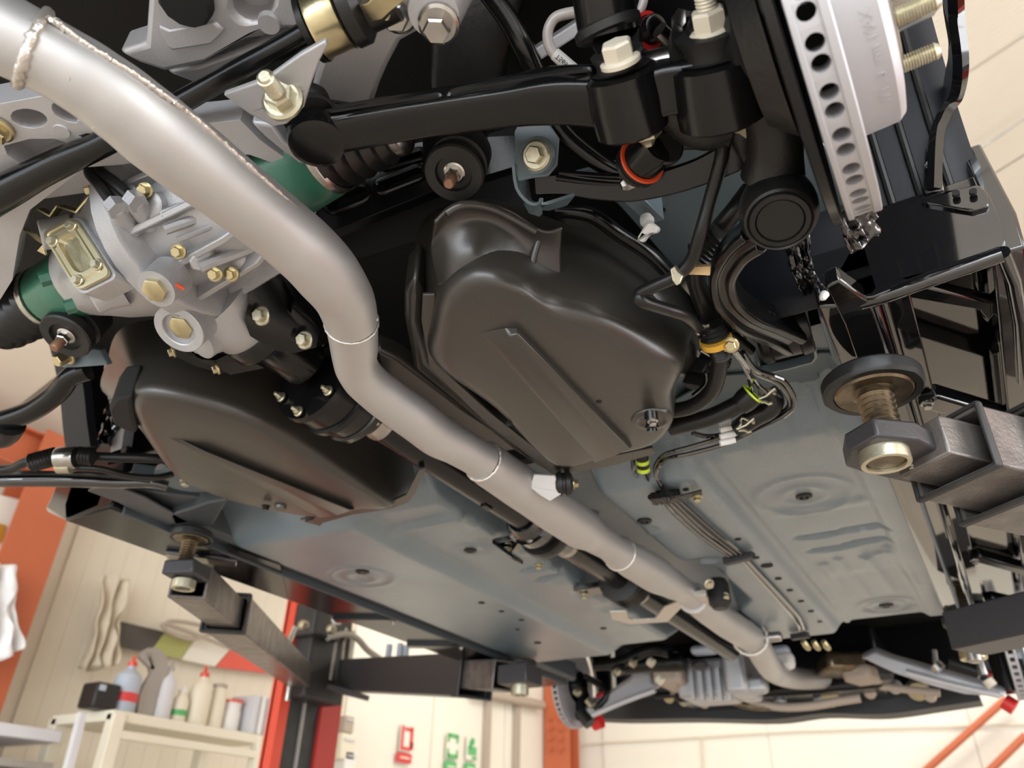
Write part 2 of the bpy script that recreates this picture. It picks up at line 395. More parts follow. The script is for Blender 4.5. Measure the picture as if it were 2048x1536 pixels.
# shelf rack
SX = LX + .75
tL, tR = PX(222, 1428, SX), PX(530, 1466, SX)
rk = thing('storage_rack', 'cream metal storage rack crowded with bottles behind the red lift post', 'rack', (SX, (tL.y + tR.y) / 2, 0))
sd = tR - tL; sy0, sy1, sz = tL.y, tR.y, (tL.z + tR.z) / 2
def sp(px, py): v = PX(px, py, SX); return v
for dz, nm in ((0, 'shelf'), (-.42, 'shelf'), (-.9, 'shelf'), (-1.4, 'shelf')):
    bm = B(); box(bm, (SX - .22, (sy0 + sy1) / 2, sz + dz - .02), (.46, sy1 - sy0, .045)); obj(nm, bm, 'cream_shelf', rk, bev=.004)
bm = B(); box(bm, (SX + .012, (sy0 + sy1) / 2, sz - .095), (.03, sy1 - sy0 - .1, .035)); obj('rail', bm, 'cream_shelf', rk, bev=.003)
for yy in (sy0 + .03, sy1 - .03):
    for xx in (SX, SX - .44): bm = B(); box(bm, (xx, yy, (sz - .02) / 2), (.06, .06, sz)); obj('upright', bm, 'cream_shelf', rk, bev=.004)
def sit(px, w=0): return PX(px, 1428 + (px - 222) * .123, SX - .1)
def bottle(name, px, r, h, m, label, cap='white_plastic', cat='bottle', neck=.35, band=None, grp='bottles and tins on the cream rack', tip=True):
    b0 = sit(px); b0 = Vector((b0.x, b0.y, sz + .004)); t = thing(name, label, cat, b0, grp)
    bm = B(); lathe(bm, b0, (0, 0, 1), [(0, r * .92), (.008, r), (h * .55, r), (h * .68, r * .9), (h * .8, r * neck), (h * .86, r * neck)], 18); obj('bottle_body', bm, m, t)
    bm = B(); lathe(bm, b0 + Vector((0, 0, h * .85)), (0, 0, 1), [(0, r * neck * 1.2), (h * .07, r * neck * 1.2), (h * .09, r * neck * .6)] + ([(h * .2, r * .1)] if tip else []), 14); obj('cap', bm, cap, t)
    if band: bm = B(); annulus(bm, b0 + Vector((0, 0, h * .2)), (0, 0, 1), r * .99, r * 1.03, h * .16, 18); obj('paper_label', bm, band, t)
    return t
b0 = sit(190); bx = B(); box(bx, (b0.x, b0.y, sz + .06), (.12, .12, .11)); t = obj('black_box', bx, 'rubber', bev=.01); t.name = 'tool_box'; WL['tool_box'] = WL.get('black_box', b0); tag(t, 'small black box with a blue spot at the far left end of the rack top', 'box')
bx = B(); box(bx, (b0.x + .062, b0.y - .035, sz + .09), (.006, .03, .025)); sp_ = obj('sticker', bx, 'blue_grey_plastic', None); sp_.parent = t; sp_.location = sp_.location - t.location
bottle('spray_jug', 238, .062, .25, 'blue_grey_plastic', 'blue-grey jug with a pink label, largest bottle on the rack top', band='sign_red', neck=.3, cap='lift_red')
bottle('plastic_bottle', 318, .045, .27, 'pale_grey', 'slim pale grey bottle between the curved bracket and the teal jug', neck=.3, cap='grey_metal')
bottle('plastic_bottle', 352, .04, .17, 'cream_plastic', 'short bottle with a teal label in the middle of the rack top', neck=.5, band='sign_green')
bottle('plastic_bottle', 388, .058, .28, 'cream_plastic', 'tall cream bottle with a pointed red spout on the rack top', neck=.35, cap='lift_red')
bottle('plastic_bottle', 424, .045, .24, 'cream_plastic', 'straight-sided cream can with a grey lid on the rack top', neck=.7, cap='taupe', tip=False)
bottle('plastic_tub', 456, .05, .17, 'white_plastic', 'round white tub with a red lid on the rack top', neck=.95, cap='lift_red', cat='tub', tip=False)
for i in range(3):
    b1 = sit(480 + 13 * i); bx = B(); box(bx, (b1.x, b1.y, sz + .10), (.2, .032, .19)); o = obj('carton', bx, ['pale_grey', 'white_plastic', 'pale_grey'][i], bev=.003)
    tag(o, ['grey upright carton beside the white tub on the rack', 'white upright carton between two grey cartons', 'grey upright carton touching the red lift post'][i], 'carton', 'upright cartons on the rack top')
b1 = sit(284); bm = B(); sweep(bm, [Vector((b1.x, b1.y + a, sz + b)) for a, b in ((.02, .0), (.0, .1), (.03, .2), (.0, .26), (-.04, .27), (-.06, .24))], [(-.05, -.012), (.05, -.012), (.05, .012), (-.05, .012)], (1, 0, 0), sm=5)
tag(obj('curved_bracket', bm, 'grey_metal'), 'curved grey metal bracket standing between the blue-grey jug and the slim bottle', 'bracket')
for i, (px, r, m, lb) in enumerate(((252, .05, 'cream_plastic', 'cream round jar lowest at the left of the rack'), (296, .075, 'wall_white', 'biggest cream plastic drum on the second rack shelf'), (352, .065, 'cream_plastic', 'cream lidded pot in the middle of the second rack shelf'), (400, .048, 'rubber', 'black tin on the second rack shelf'), (440, .042, 'red_plastic', 'small red tin on the second rack shelf'))):
    b1 = sit(px); b1 = Vector((b1.x, b1.y, sz - .395)); t = thing('storage_pot', lb, 'pot', b1, 'pots on the second rack shelf')
    bm = B(); lathe(bm, b1, (0, 0, 1), [(0, r * .9), (.01, r), (r * 1.6, r), (r * 1.9, r * .8)], 18); obj('pot_body', bm, m, t)
    bm = B(); lathe(bm, b1 + Vector((0, 0, r * 1.88)), (0, 0, 1), [(0, r * .7), (.02, r * .7), (.025, r * .5)], 18); obj('lid', bm, 'white_plastic', t)
# grey rack further left
gx = LX + .5; g0, g1 = PX(-60, 1452, gx), PX(128, 1460, gx)
gr = thing('workbench', 'grey metal workbench with a bright front edge beside the cream rack', 'bench', (gx, (g0.y + g1.y) / 2, 0))
bm = B(); box(bm, (gx - .2, (g0.y + g1.y) / 2 - .03, g0.z), (.5, g1.y - g0.y, .05)); obj('top', bm, 'pale_grey', gr, bev=.004)
for k, zz in enumerate((-.12, -.25, -.5)): bm = B(); box(bm, (gx - .2, (g0.y + g1.y) / 2, g0.z + zz), (.5, g1.y - g0.y - .06, .03)); obj('shelf', bm, 'grey_metal', gr)
for yy in (g0.y + .1, g1.y - .04): bm = B(); beam(bm, (gx, yy, 0), (gx, yy, g0.z), .05, .05); obj('leg', bm, 'grey_metal', gr)
bm = B(); beam(bm, PX(165, 1425, gx + .32), PX(130, 1560, gx + .32), .03, .03, (1, 0, 0)); tag(obj('steel_strut', bm, 'pale_grey'), 'slanting grey steel strut between workbench and cream rack', 'strut')
# signs
def sign(px, py, w, h, m, lb, glyph):
    c = PX(px, py, LX + .03); t = thing('wall_sign', lb, 'sign', c)
    s = w * (c - UP0).length / FPX * 1.25; s2 = h * (c - UP0).length / FPX * 1.05
    bm = B(); box(bm, c, (.01, s, s2)); obj('plate', bm, 'wall_white' if glyph != 'bar' else m, t)
    def q(y, z, sy, sz_): bm = B(); box(bm, c + Vector((.009, y * s, z * s2)), (.008, sy * s, sz_ * s2)); obj('pictogram', bm, m, t)
    if glyph == 'ext': q(-.38, 0, .16, .9); q(.32, .05, .2, .8); q(0, -.38, .6, .12); q(.05, .35, .5, .12); q(.38, -.25, .2, .3)
    if glyph == 'cross': q(0, .4, .9, .16); q(0, -.4, .9, .16); q(-.4, .28, .14, .3); q(.4, .28, .14, .3); q(-.4, -.28, .14, .3); q(.4, -.28, .14, .3)
    if glyph == 'run': q(0, .3, .35, .3); q(0, -.1, .8, .35); q(-.2, .15, .2, .3); q(.25, -.4, .4, .14)
    if glyph == 'bar':
        bm = B(); box(bm, c + Vector((.009, 0, 0)), (.008, s * .6, s2 * .15)); obj('lettering', bm, 'wall_white', t)
sign(813, 1477, 30, 42, 'sign_red', 'white wall sign with a red frame pictogram, nearest to the lift post', 'ext')
sign(808, 1516, 34, 15, 'sign_red', 'small solid red label under the red pictogram sign', 'bar')
sign(904, 1492, 28, 40, 'sign_green', 'white wall sign with green corners around a white cross', 'cross')
sign(943, 1497, 26, 36, 'sign_green', 'white wall sign with a solid green symbol, next to the taupe rail', 'run')
sign(901, 1534, 28, 18, 'sign_green', 'green label below the green-cornered sign', 'bar')
sign(940, 1536, 26, 14, 'sign_green', 'green label below the solid green symbol sign', 'bar')
b1 = PX(690, 1440, LX + .1)
for i, (px, py, s, m, lb) in enumerate(((688, 1450, .10, 'taupe', 'small brown box on the wall just right of the lift post'), (686, 1494, .15, 'cream_plastic', 'pale yellow box on the wall just right of the lift post'), (690, 1524, .12, 'white_plastic', 'white box lowest right of the lift post'))):
    v = PX(px, py, LX + .15); bm = B(); box(bm, v, (.1, s, s * 1.1)); o = obj('small_box', bm, m, bev=.008); tag(o, lb, 'box', 'boxes hung right of the lift post')
    bm = B(); box(bm, v + Vector((.055, 0, s * .3)), (.01, s * .7, s * .1)); obj('flap', bm, 'pale_grey', o)
# ---------------------------------------------------------------- two-post lift (left post) and its arms
PXX = -2.42
PD = .05
pa, pb, pc_, pd = PX(553, 1450, PXX), PX(572, 1450, PXX), PX(640, 1450, PXX), PX(679, 1450, PXX)
ltop = PX(590, 1188, PXX)
lp = thing('car_lift', 'red steel lift post with black inner face, carrying two long swing arms', 'lift', (PXX, (pa.y + pd.y) / 2, 0))
HT = 3.05
yc, hw = (pa.y + pd.y) / 2, (pd.y - pa.y) / 2
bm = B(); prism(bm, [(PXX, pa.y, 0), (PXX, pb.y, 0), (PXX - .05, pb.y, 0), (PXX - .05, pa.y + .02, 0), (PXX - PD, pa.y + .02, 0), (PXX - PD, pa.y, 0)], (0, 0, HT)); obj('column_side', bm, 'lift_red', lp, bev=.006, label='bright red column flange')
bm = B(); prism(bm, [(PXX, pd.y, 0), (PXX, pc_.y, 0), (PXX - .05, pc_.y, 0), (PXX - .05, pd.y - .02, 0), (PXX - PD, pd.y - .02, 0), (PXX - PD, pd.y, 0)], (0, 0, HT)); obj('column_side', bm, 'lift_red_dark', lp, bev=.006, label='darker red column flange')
bm = B(); box(bm, (PXX - PD, yc, HT / 2), (.02, 2 * hw, HT)); obj('back_plate', bm, 'lift_red', lp)
bm = B(); box(bm, (PXX - .03, (pb.y + pc_.y) / 2, 1.0), (.03, pc_.y - pb.y - .01, 2.0)); obj('cover_plate', bm, 'lift_black', lp, label='black inner face of the column')
bm = B(); box(bm, (PXX - .012, (pb.y + pc_.y) / 2, 1.0), (.012, .012, 2.0)); obj('seam_strip', bm, 'grey_metal', lp)
cz = PX(600, 1290, PXX).z
bm = B(); box(bm, (PXX + .03, (pb.y + pc_.y) / 2 + .0, cz - .03), (.12, pc_.y - pb.y + .04, .36)); cgo = obj('carriage', bm, 'lift_black', lp, bev=.01, label='black sliding carriage carrying the arms')
for i, (px, py, m) in enumerate(((666, 1300, 'grey_metal'), (682, 1305, 'steel'), (700, 1310, 'cream_shelf'))):
    v = PX(px, py, PXX + .08); bm = B(); cyl(bm, v - Vector((0, 0, .12)), v + Vector((0, 0, .10)), .014); obj('guide_rod', bm, m, lp)
for (px, py) in ((579, 1375), (636, 1372)):
    v = PX(px, py, PXX + .04); bm = B(); tube(bm, [v + Vector((0, 0, .03)), v - Vector((0, 0, .05))], .012, 10); obj('locking_pin', bm, 'steel', lp)
bm = B(); tube(bm, [PX(*q, PXX + .12) for q in ((655, 1275), (690, 1268), (715, 1278), (735, 1300), (760, 1318))], .014, 10, sm=5); obj('hose', bm, 'grey_metal', lp, label='grey hose looping from the carriage')
bm = B(); box(bm, PX(637, 1245, PXX + .06), (.12, .16, .14)); obj('lock_box', bm, 'lift_black', lp, bev=.01)
for q, m in (((605, 1250), 'pale_zinc'), ((672, 1240), 'white_plastic'), ((660, 1258), 'pale_zinc')): bm = B(); lathe(bm, PX(*q, PXX + .16), (1, -.4, -.3), [(0, .02), (.02, .02), (.03, .012)], 12); obj('nut', bm, m, lp)
# pads
def pad(parent, top, r, screw_len, m='oily_steel', tilt=None):
    ax = Vector(tilt or (0, 0, -1)).normalized(); top = Vector(top)
    bm = B(); n = 36
    a, b, _ = frame(ax); prof = [(0, .93), (.004, 1.0), (.017, 1.0), (.021, .94), (.021, .80), (.015, .78)]
    rings = [[top + ax * t * r / .055 + (a * math.cos(k * 2 * math.pi / n) + b * math.sin(k * 2 * math.pi / n)) * r * s * (1 + (.02 if (k % 5 == 0 and i < 4) else 0) * random.random()) for k in range(n)] for i, (t, s) in enumerate(prof)]
    loft(bm, rings); pd_ = obj('rubber_pad', bm, 'rubber', parent, label='round black rubber pad with chewed edge')
    k = r / .055
    bm = B(); lathe(bm, top + ax * .014 * k, ax, [(0, r * .79), (.006 * k, r * .79), (.009 * k, r * .74), (.008 * k, r * .45), (.011 * k, r * .38), (.012 * k, r * .3)], 32); obj('pad_plate', bm, m, parent, label='oily steel pad plate')
    pr = []; t = 0; i = 0
    while t < screw_len: pr.append((t, r * (.36 if i % 2 else .31))); t += .0035 * k; i += 1
    bm = B(); lathe(bm, top + ax * .024 * k, ax, pr, 22); obj('screw', bm, m, parent, label='coarse threaded lifting screw')
    return top + ax * (.024 * k + screw_len)
def sub(name, parent, loc, label):
    o = bpy.data.objects.new(name, None); COL.objects.link(o); o.parent = parent; o.location = Vector(loc) - WL[parent.name]; WL[o.name] = Vector(loc); o['label'] = label; return o
# right rear arm, close up
pc0 = D(1740, 785, .90)
rp_l = thing('car_lift', 'near lift: oily steel swing arms with round pads under the right sill', 'lift', (1.18, 1.6, 0), None)
bm = B(); prism(bm, [(1.18, 1.42, 0), (1.18, 1.78, 0), (1.40, 1.78, 0), (1.40, 1.76, 0), (1.20, 1.76, 0), (1.20, 1.44, 0), (1.40, 1.44, 0), (1.40, 1.42, 0)], (0, 0, 3.05)); obj('column', bm, 'lift_red', rp_l, bev=.006)
la = sub('rear_arm', rp_l, pc0, 'oily brown steel arm, close to the camera')
# hexagonal holder block and nose plate
hb = [D(1700, 905, .88), D(1690, 878, .90), D(1760, 845, .93), D(1840, 862, .95), D(1895, 885, .96), D(1915, 935, .93), D(1832, 955, .86), D(1722, 934, .85)]
zt = CH + .372
hbp = [P(*q, z=zt - CH - .008) for q in ((1692, 935), (1697, 905), (1755, 872), (1840, 880), (1905, 915), (1925, 975), (1838, 972), (1722, 945))]
ptop = P(1740, 756, zt - CH + .088)
end = pad(la, ptop, .0525, .055)
bm = B(); prism(bm, hbp, (0, 0, .022)); obj('holder_block', bm, 'arm_dark', la, bev=.003, label='wedge-shaped steel pad holder')
cb = sum((Vector(p) for p in hbp[:3] + hbp[6:]), Vector()) / 5
scx = P(1768, 908, zt - CH - .01)
bm = B(); annulus(bm, scx + Vector((0, 0, -.012)), (0, 0, 1), .0195, .0245, .02, 36); obj('screw_collar', bm, 'pale_zinc', la, label='bright bare steel collar ring')
bm = B(); cyl(bm, scx + Vector((0, 0, -.008)), scx + Vector((0, 0, .02)), .0188); obj('screw_end', bm, 'oily_steel', la)
bolt(la, P(1822, 932, zt - CH - .012), DOWN, .004, 'steel')
bm = B(); zz = zt - CH
def slab(pts, z0, z1): b = B(); prism(b, L(z0, pts), (0, 0, z1 - z0)); return b
a0, a1 = P(1860, 925, zz - .012), P(2120, 985, zz - .012)
ax_ = (a1 - a0); ax_.z = 0; ax_.normalize(); sd_ = Vector((-ax_.y, ax_.x, 0))
def arm_box(s0, s1, w, z0, z1, m, nm, hollow=False, lb=None):
    c = a0; b = B()
    if not hollow:
        prism(b, [c + ax_ * s0 + sd_ * w / 2 + Vector((0, 0, z0)), c + ax_ * s1 + sd_ * w / 2 + Vector((0, 0, z0)), c + ax_ * s1 - sd_ * w / 2 + Vector((0, 0, z0)), c + ax_ * s0 - sd_ * w / 2 + Vector((0, 0, z0))], (0, 0, z1 - z0))
    else:
        t = .005; o_ = [c + ax_ * s0 + sd_ * a + Vector((0, 0, q)) for a, q in ((w / 2, z0), (w / 2, z1), (-w / 2, z1), (-w / 2, z0))]
        i_ = [c + ax_ * s0 + sd_ * a + Vector((0, 0, q)) for a, q in ((w / 2 - t, z0 + t), (w / 2 - t, z1 - t), (-w / 2 + t, z1 - t), (-w / 2 + t, z0 + t))]
        prism(b, o_, ax_ * (s1 - s0), [i_])
    return obj(nm, b, m, la, bev=.003, label=lb)
arm_box(-.01, .30, .066, -.006, .038, 'arm_grey', 'inner_arm', lb='inner telescopic bar')
arm_box(.03, .30, .098, -.018, .052, 'arm_grey', 'middle_arm', True, lb='middle square sleeve with rounded dark rim')
arm_box(.026, .036, .104, -.021, .055, 'lift_black', 'rim', True)
arm_box(.10, 1.2, .122, -.030, .064, 'arm_grey', 'outer_arm', True, lb='outer square sleeve')
arm_box(.095, .107, .128, -.033, .067, 'lift_black', 'rim', True)
# left rear arm
lt = P(385, 1064, .49)
la2 = sub('rear_arm', lp, lt, 'brown steel arm reaching to the rear left pad')
e2 = pad(la2, lt, .038, .060)
s0 = e2 + Vector((0, 0, .0))
blk = D(371, 1156, dep(s0))
bm = B(); box(bm, blk + Vector((0, 0, .012)), (.060, .060, .026), Matrix.Rotation(.35, 3, 'Z')); obj('holder_block', bm, 'arm_dark', la2, bev=.004)
bm = B(); annulus(bm, blk + Vector((0, 0, -.02)), (0, 0, 1), .013, .020, .016, 28); obj('screw_collar', bm, 'pale_zinc', la2, label='bright collar ring')
pe = PX(600, 1352, PXX + .06); st = blk + Vector((0, 0, .0)); dv = (pe - st); dl = dv.length; dn = dv.normalized()
def sq_arm(par, p, q, w, h, m, t=.006, nm='outer_arm', lb=None):
    b = B(); tt = (q - p).normalized(); s = tt.cross(Vector((0, 0, 1))).normalized(); u2 = s.cross(tt)
    o_ = [p + s * a * w / 2 + u2 * c * h / 2 for a, c in ((-1, -1), (1, -1), (1, 1), (-1, 1))]; i_ = [p + s * a * (w / 2 - t) + u2 * c * (h / 2 - t) for a, c in ((-1, -1), (1, -1), (1, 1), (-1, 1))]
    prism(b, o_, q - p, [i_]); return obj(nm, b, m, par, bev=.003, label=lb)
sq_arm(la2, st + dn * .03, st + dn * .5, .066, .060, 'arm_grey', nm='inner_arm', lb='brown inner telescopic bar')
sq_arm(la2, st + dn * dl * .20, pe, .088, .080, 'arm_grey', nm='outer_arm', lb='outer sleeve, pale on its side')
sq_arm(la2, st + dn * dl * .192, st + dn * dl * .204, .096, .088, 'lift_black', nm='rim')
bm = B(); beam(bm, PX(585, 1322, PXX + .12), PX(598, 1350, PXX + .12), .03, .07, (1, 0, 0)); obj('arm_restraint', bm, 'grey_metal', la2, bev=.004)
bm = B(); tube(bm, [PX(590, 1254, PXX + .2), PX(572, 1298, PXX + .2)], .01, 8); obj('restraint_link', bm, 'steel', la2)
# left front arm
f0, f1 = PX(700, 1352, PXX + .12), P(1040, 1352, .42)
la3 = sub('front_arm', lp, f0, 'slate grey arm reaching forward to the front left pad')
tp = P(1040, 1322, .49); e3 = pad(la3, tp, .05, .06)
m_ = f0.lerp(f1, .80)
sq_arm(la3, f0, m_, .11, .12, 'arm_dark', nm='outer_arm', lb='slate grey outer sleeve')
sq_arm(la3, f0.lerp(f1, .74), f1.lerp(f0, .05), .09, .08, 'arm_grey', nm='inner_arm')
sq_arm(la3, f0.lerp(f1, .785), f0.lerp(f1, .82), .118, .128, 'arm_dark', nm='rim')
bm = B(); box(bm, f1, (.09, .09, .05)); obj('holder_block', bm, 'arm_dark', la3, bev=.004)
bm = B(); annulus(bm, f1 + Vector((0, 0, -.05)), (0, 0, 1), .015, .024, .03, 24); obj('screw_collar', bm, 'pale_zinc', la3)
for k, q in enumerate(((778, 1300), (800, 1298), (812, 1302))):
    v = D(*q, dep(f0.lerp(f1, .2))); bm = B(); cyl(bm, v - Vector((0, 0, .05)), v + Vector((0, 0, .02)), .012); obj('lock_pin', bm, 'blue_grey_plastic', la3)
bm = B(); beam(bm, f0 + Vector((.02, -.1, -.07)), f0.lerp(f1, .12) + Vector((0, 0, -.075)), .12, .02); obj('gear_plate', bm, 'lift_black', la3)
# right front arm
r0 = P(1935, 1232, .49); r1 = r0 + Vector((1.3, -.35, -.09)); rr0 = r0 + Vector((-.0, 0, -.09))
la4 = sub('front_arm', rp_l, r0, 'black arm under the front right jacking point')
pad(la4, r0, .055, .05)
rs = P(1900, 1262, .40); re_ = P(2100, 1215, .40)
dd = (re_ - rs).normalized()
sq_arm(la4, P(1925, 1268, .41), P(1925, 1268, .41) + dd * 1.3, .10, .075, 'arm_dark', nm='outer_arm')
bm = B(); annulus(bm, P(1943, 1300, .41) + Vector((0, 0, -.02)), (0, 0, 1), .018, .027, .03, 24); obj('screw_collar', bm, 'gold_zinc', la4, label='gold collar ring')
bm = B(); lathe(bm, P(1943, 1297, .41) + Vector((0, 0, -.02)), DOWN, [(-.03, .017), (.006, .015), (.01, .008)], 18); obj('screw_end', bm, 'steel', la4)

# ================================================================ THE CAR BODY, SEEN FROM BELOW
XC = -.63
car = thing('car', 'grey-blue painted car underbody with glossy black skirts, raised overhead on the lift', 'car', W(XC, 1.3, .5))
def ss(a, b, x): t = max(0, min(1, (x - a) / (b - a))); return t * t * (3 - 2 * t)
def bx_(x, a, b, e): return ss(a - e, a + e, x) * (1 - ss(b - e, b + e, x))
def rel(px, py, z=.51): v = P(px, py, z); return v.x, v.y
dents = []                                               # stamped shapes: (cx, cy, half x, half y, depth, rotation)
for (px, py, hx, hy, dz) in ((1640, 1083, .040, .012, .014), (1725, 1068, .042, .012, .014), (1668, 1108, .044, .012, .010), (1735, 1094, .040, .011, .010),
                             (1393, 1108, .034, .013, .012), (1405, 1135, .034, .013, .012), (590, 1040, .05, .02, .006),
                             (1070, 1150, .035, .014, .010), (1100, 1168, .035, .014, .010), (1160, 1155, .04, .02, .012)):
    x, y = rel(px, py); dents.append((x, y, hx, hy, dz))
ribs = []
for (a, b, hw) in (((1650, 1140), (1700, 1205), .008), ((1678, 1130), (1740, 1205), .008), ((1735, 1125), (1790, 1195), .008), ((1778, 1105), (1830, 1170), .008), ((1735, 1125), (1775, 1112), .008)):
    ribs.append((Vector(rel(*a)), Vector(rel(*b)), hw))
rings_ = []
for (px, py, r0, r1) in ((1610, 1003, .035, .012), (1610, 1003, .075, .008), (1290, 1040, .026, .010), (725, 1143, .03, .012), (725, 1143, .065, .01), (940, 1110, .028, .01), (1775, 1222, .035, .012), (1775, 1222, .06, .01)):
    x, y = rel(px, py); rings_.append((x, y, r0, r1))
def floor_z(x, y):
    z = .522
    z -= .028 * bx_(x, -.475, -.300, .017)               # inner right rail
    z -= .024 * bx_(x, -1.205, -.915, .017)              # left outer pan
    z -= .012 * bx_(x, -.10, -.02, .010)
    bulge = .05 * bx_(y, 1.42, 1.75, .05)
    t = bx_(x, -.735, -.485 + bulge, .022)
    z += .13 * t
    stp = 1 - ss(.955, 1.045, y + .10 * abs(x + .3) * (x < -.6))
    z += .07 * stp * (1 - .6 * t)
    z -= .010 * bx_(y, 1.05, 1.075, .006) * (1 - t) * bx_(x, -.9, -.5, .02)
    z -= .006 * bx_(x, -.285, -.27, .004) * ss(1.02, 1.06, y)
    for cx, cy_, hx, hy, dz in dents:
        q = ((x - cx) / hx) ** 2 + ((y - cy_) / hy) ** 2
        if q < 2: z += dz * (1 - ss(.5, 1.5, q))
    for a, b, hw in ribs:
        p = Vector((x, y)); ab = b - a; s = max(0, min(1, (p - a).dot(ab) / ab.length_squared)); d = (p - a - ab * s).length
        if d < .02: z -= .004 * (1 - ss(hw * .5, hw * 1.6, d))
    for cx, cy_, r, w in rings_:
        d = abs(math.hypot(x - cx, y - cy_) - r)
        if d < w: z -= .0028 * (1 - ss(0, w, d))
    # longitudinal beads and stamped steps
    z -= .004 * bx_(y, 1.30, 1.33, .01) * bx_(x, -.25, -.1, .02)
    z += .004 * bx_(y, 1.70, 2.02, .02) * bx_(x, -.24, -.09, .02)
    z += .006 * bx_(y, .985, 1.0, .006) * bx_(x, -.33, -.2, .01)
    for k in range(5): z += .0035 * bx_(x, -.28 + k * .055, -.268 + k * .055, .006) * bx_(y, .98, 1.05, .012)
    for k in range(6): z += .006 * bx_(y, 1.18 + k * .13, 1.235 + k * .13, .018) * bx_(x, -.79, -.735, .012)
    for k in range(2): z -= .006 * bx_(y, 1.10 + k * .07, 1.125 + k * .07, .01) * bx_(x, -.76, -.70, .02)
    z += .45 * max(0, y - 2.08) ** 1.0 * (1 - t)
    z += .0012 * noise.noise(Vector((x * 9, y * 9, 2)))
    return z
bm = B(); NX, NY = 196, 230; X0, X1, Y0, Y1 = -1.215, -.025, .86, 2.40
g = [[bm.verts.new(W(X0 + (X1 - X0) * i / NX, Y0 + (Y1 - Y0) * j / NY, floor_z(X0 + (X1 - X0) * i / NX, Y0 + (Y1 - Y0) * j / NY))) for j in range(NY + 1)] for i in range(NX + 1)]
for i in range(NX):
    for j in range(NY): bm.faces.new((g[i][j], g[i][j + 1], g[i + 1][j + 1], g[i + 1][j]))
obj('floor_pan', bm, 'body_paint', car, sharp=60, label='grey-blue textured floor pan')
bm = B(); box(bm, W(XC, 1.75, .75), (1.3, 1.4, .02)); obj('inner_floor', bm, 'void_black', car)
# body sides with wheel-arch cut-outs, boot floor, bonnet underside
def arch_loop(y0, r, z0, n=18, cz=.52): return [(y0 + r * math.cos(a), cz + r * math.sin(a)) for a in [math.pi * k / n for k in range(n + 1)]]
for sx, x in (('l', -1.385), ('r', .082)):
    pts = [(3.25, .52), (3.30, .9), (2.2, 1.0), (1.6, 1.45), (.3, 1.45), (-.35, 1.0), (-.6, .95), (-.6, .5), (-.0, .5)]
    rr, rf_ = arch_loop(.40, .345, .5)[::-1], arch_loop(2.68, .315, .5)[::-1]
    loop = pts + [(a, b) for a, b in rr] + [(.78, .60), (2.30, .60)] + [(a, b) for a, b in rf_] + [(3.02, .50)]
    bm = B(); prism(bm, [W(x, a, b) for a, b in loop], (.012 if x > 0 else -.012, 0, 0)); obj('body_side', bm, 'gloss_black', car, label='glossy black body side' if x > 0 else None)
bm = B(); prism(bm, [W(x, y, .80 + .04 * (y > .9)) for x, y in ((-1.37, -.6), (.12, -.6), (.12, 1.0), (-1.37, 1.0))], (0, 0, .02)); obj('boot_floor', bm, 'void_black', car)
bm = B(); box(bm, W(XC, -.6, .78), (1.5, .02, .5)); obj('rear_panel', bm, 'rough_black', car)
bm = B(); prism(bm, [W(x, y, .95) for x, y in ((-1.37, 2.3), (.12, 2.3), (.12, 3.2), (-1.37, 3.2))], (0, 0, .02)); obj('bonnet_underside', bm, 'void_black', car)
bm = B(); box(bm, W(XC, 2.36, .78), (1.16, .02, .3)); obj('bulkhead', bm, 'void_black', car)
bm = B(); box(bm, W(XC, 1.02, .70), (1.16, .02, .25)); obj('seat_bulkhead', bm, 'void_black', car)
# rear quarter panels in body colour round the trailing-arm mount
rp = B(); prism(rp, L(.62, [(1150, 345), (1330, 300), (1500, 250), (1650, 290), (1700, 380), (1745, 520), (1765, 640), (1790, 780), (1640, 800), (1500, 750), (1430, 640), (1370, 560), (1300, 480), (1235, 408)]), (0, 0, .004),
            [L(.62, circ(1548, 556, 15, 10)), L(.62, circ(1321, 422, 9, 7))])
rpo = obj('rear_rail', rp, 'body_smooth', car, bev=.0015, label='smooth grey-blue rear rail panel')
for (px, py, r) in ((1652, 465, .0125), ): 
    bm = B(); v = P(px, py, .617); lathe(bm, v, DOWN, [(-.002, r), (.002, r), (.003, r * .8), (.0015, r * .72), (.0015, r * .5), (.004, r * .42), (.004, r * .2)], 28); obj('plug', bm, 'rubber', rpo)
for pts in ([(1628, 505), (1690, 500), (1712, 548), (1700, 575), (1650, 570), (1635, 540)],):
    bm = B(); prism(bm, resample(L(.619, pts), 20), (0, 0, -.006)); obj('stamped_boss', bm, 'body_smooth', rpo, bev=.003)
bm = B(); prism(bm, L(.56, [(1240, 398), (1275, 385), (1330, 440), (1300, 452)]), (0, 0, .05)); obj('rail_corner', bm, 'green_paint' if 0 else 'body_smooth', car, bev=.002)
bm = B(); prism(bm, L(.58, [(1412, 560), (1440, 540), (1500, 640), (1525, 745), (1440, 770), (1395, 700)]), (0, 0, .03)); obj('rail_wall', bm, 'body_smooth', car, bev=.003)
# lower rear cross panel with holes
cp = B(); prism(cp, L(.575, [(1352, 800), (1440, 752), (1500, 748), (1640, 706), (1745, 708), (1800, 850), (1790, 900), (1540, 905), (1330, 912)]), (0, 0, .004), [L(.575, circ(1650, 746, 15, 11)), L(.575, circ(1578, 772, 21, 7, rot=-14))])
obj('cross_panel', cp, 'body_smooth', car, bev=.001)
for (cx, cy_, rx, ry) in ((1650, 746, 13, 9),): bm = B(); prism(bm, L(.577, circ(cx, cy_, rx * 1.3, ry * 1.3)), (0, 0, .03)); obj('hole_cup', bm, 'body_smooth', car)
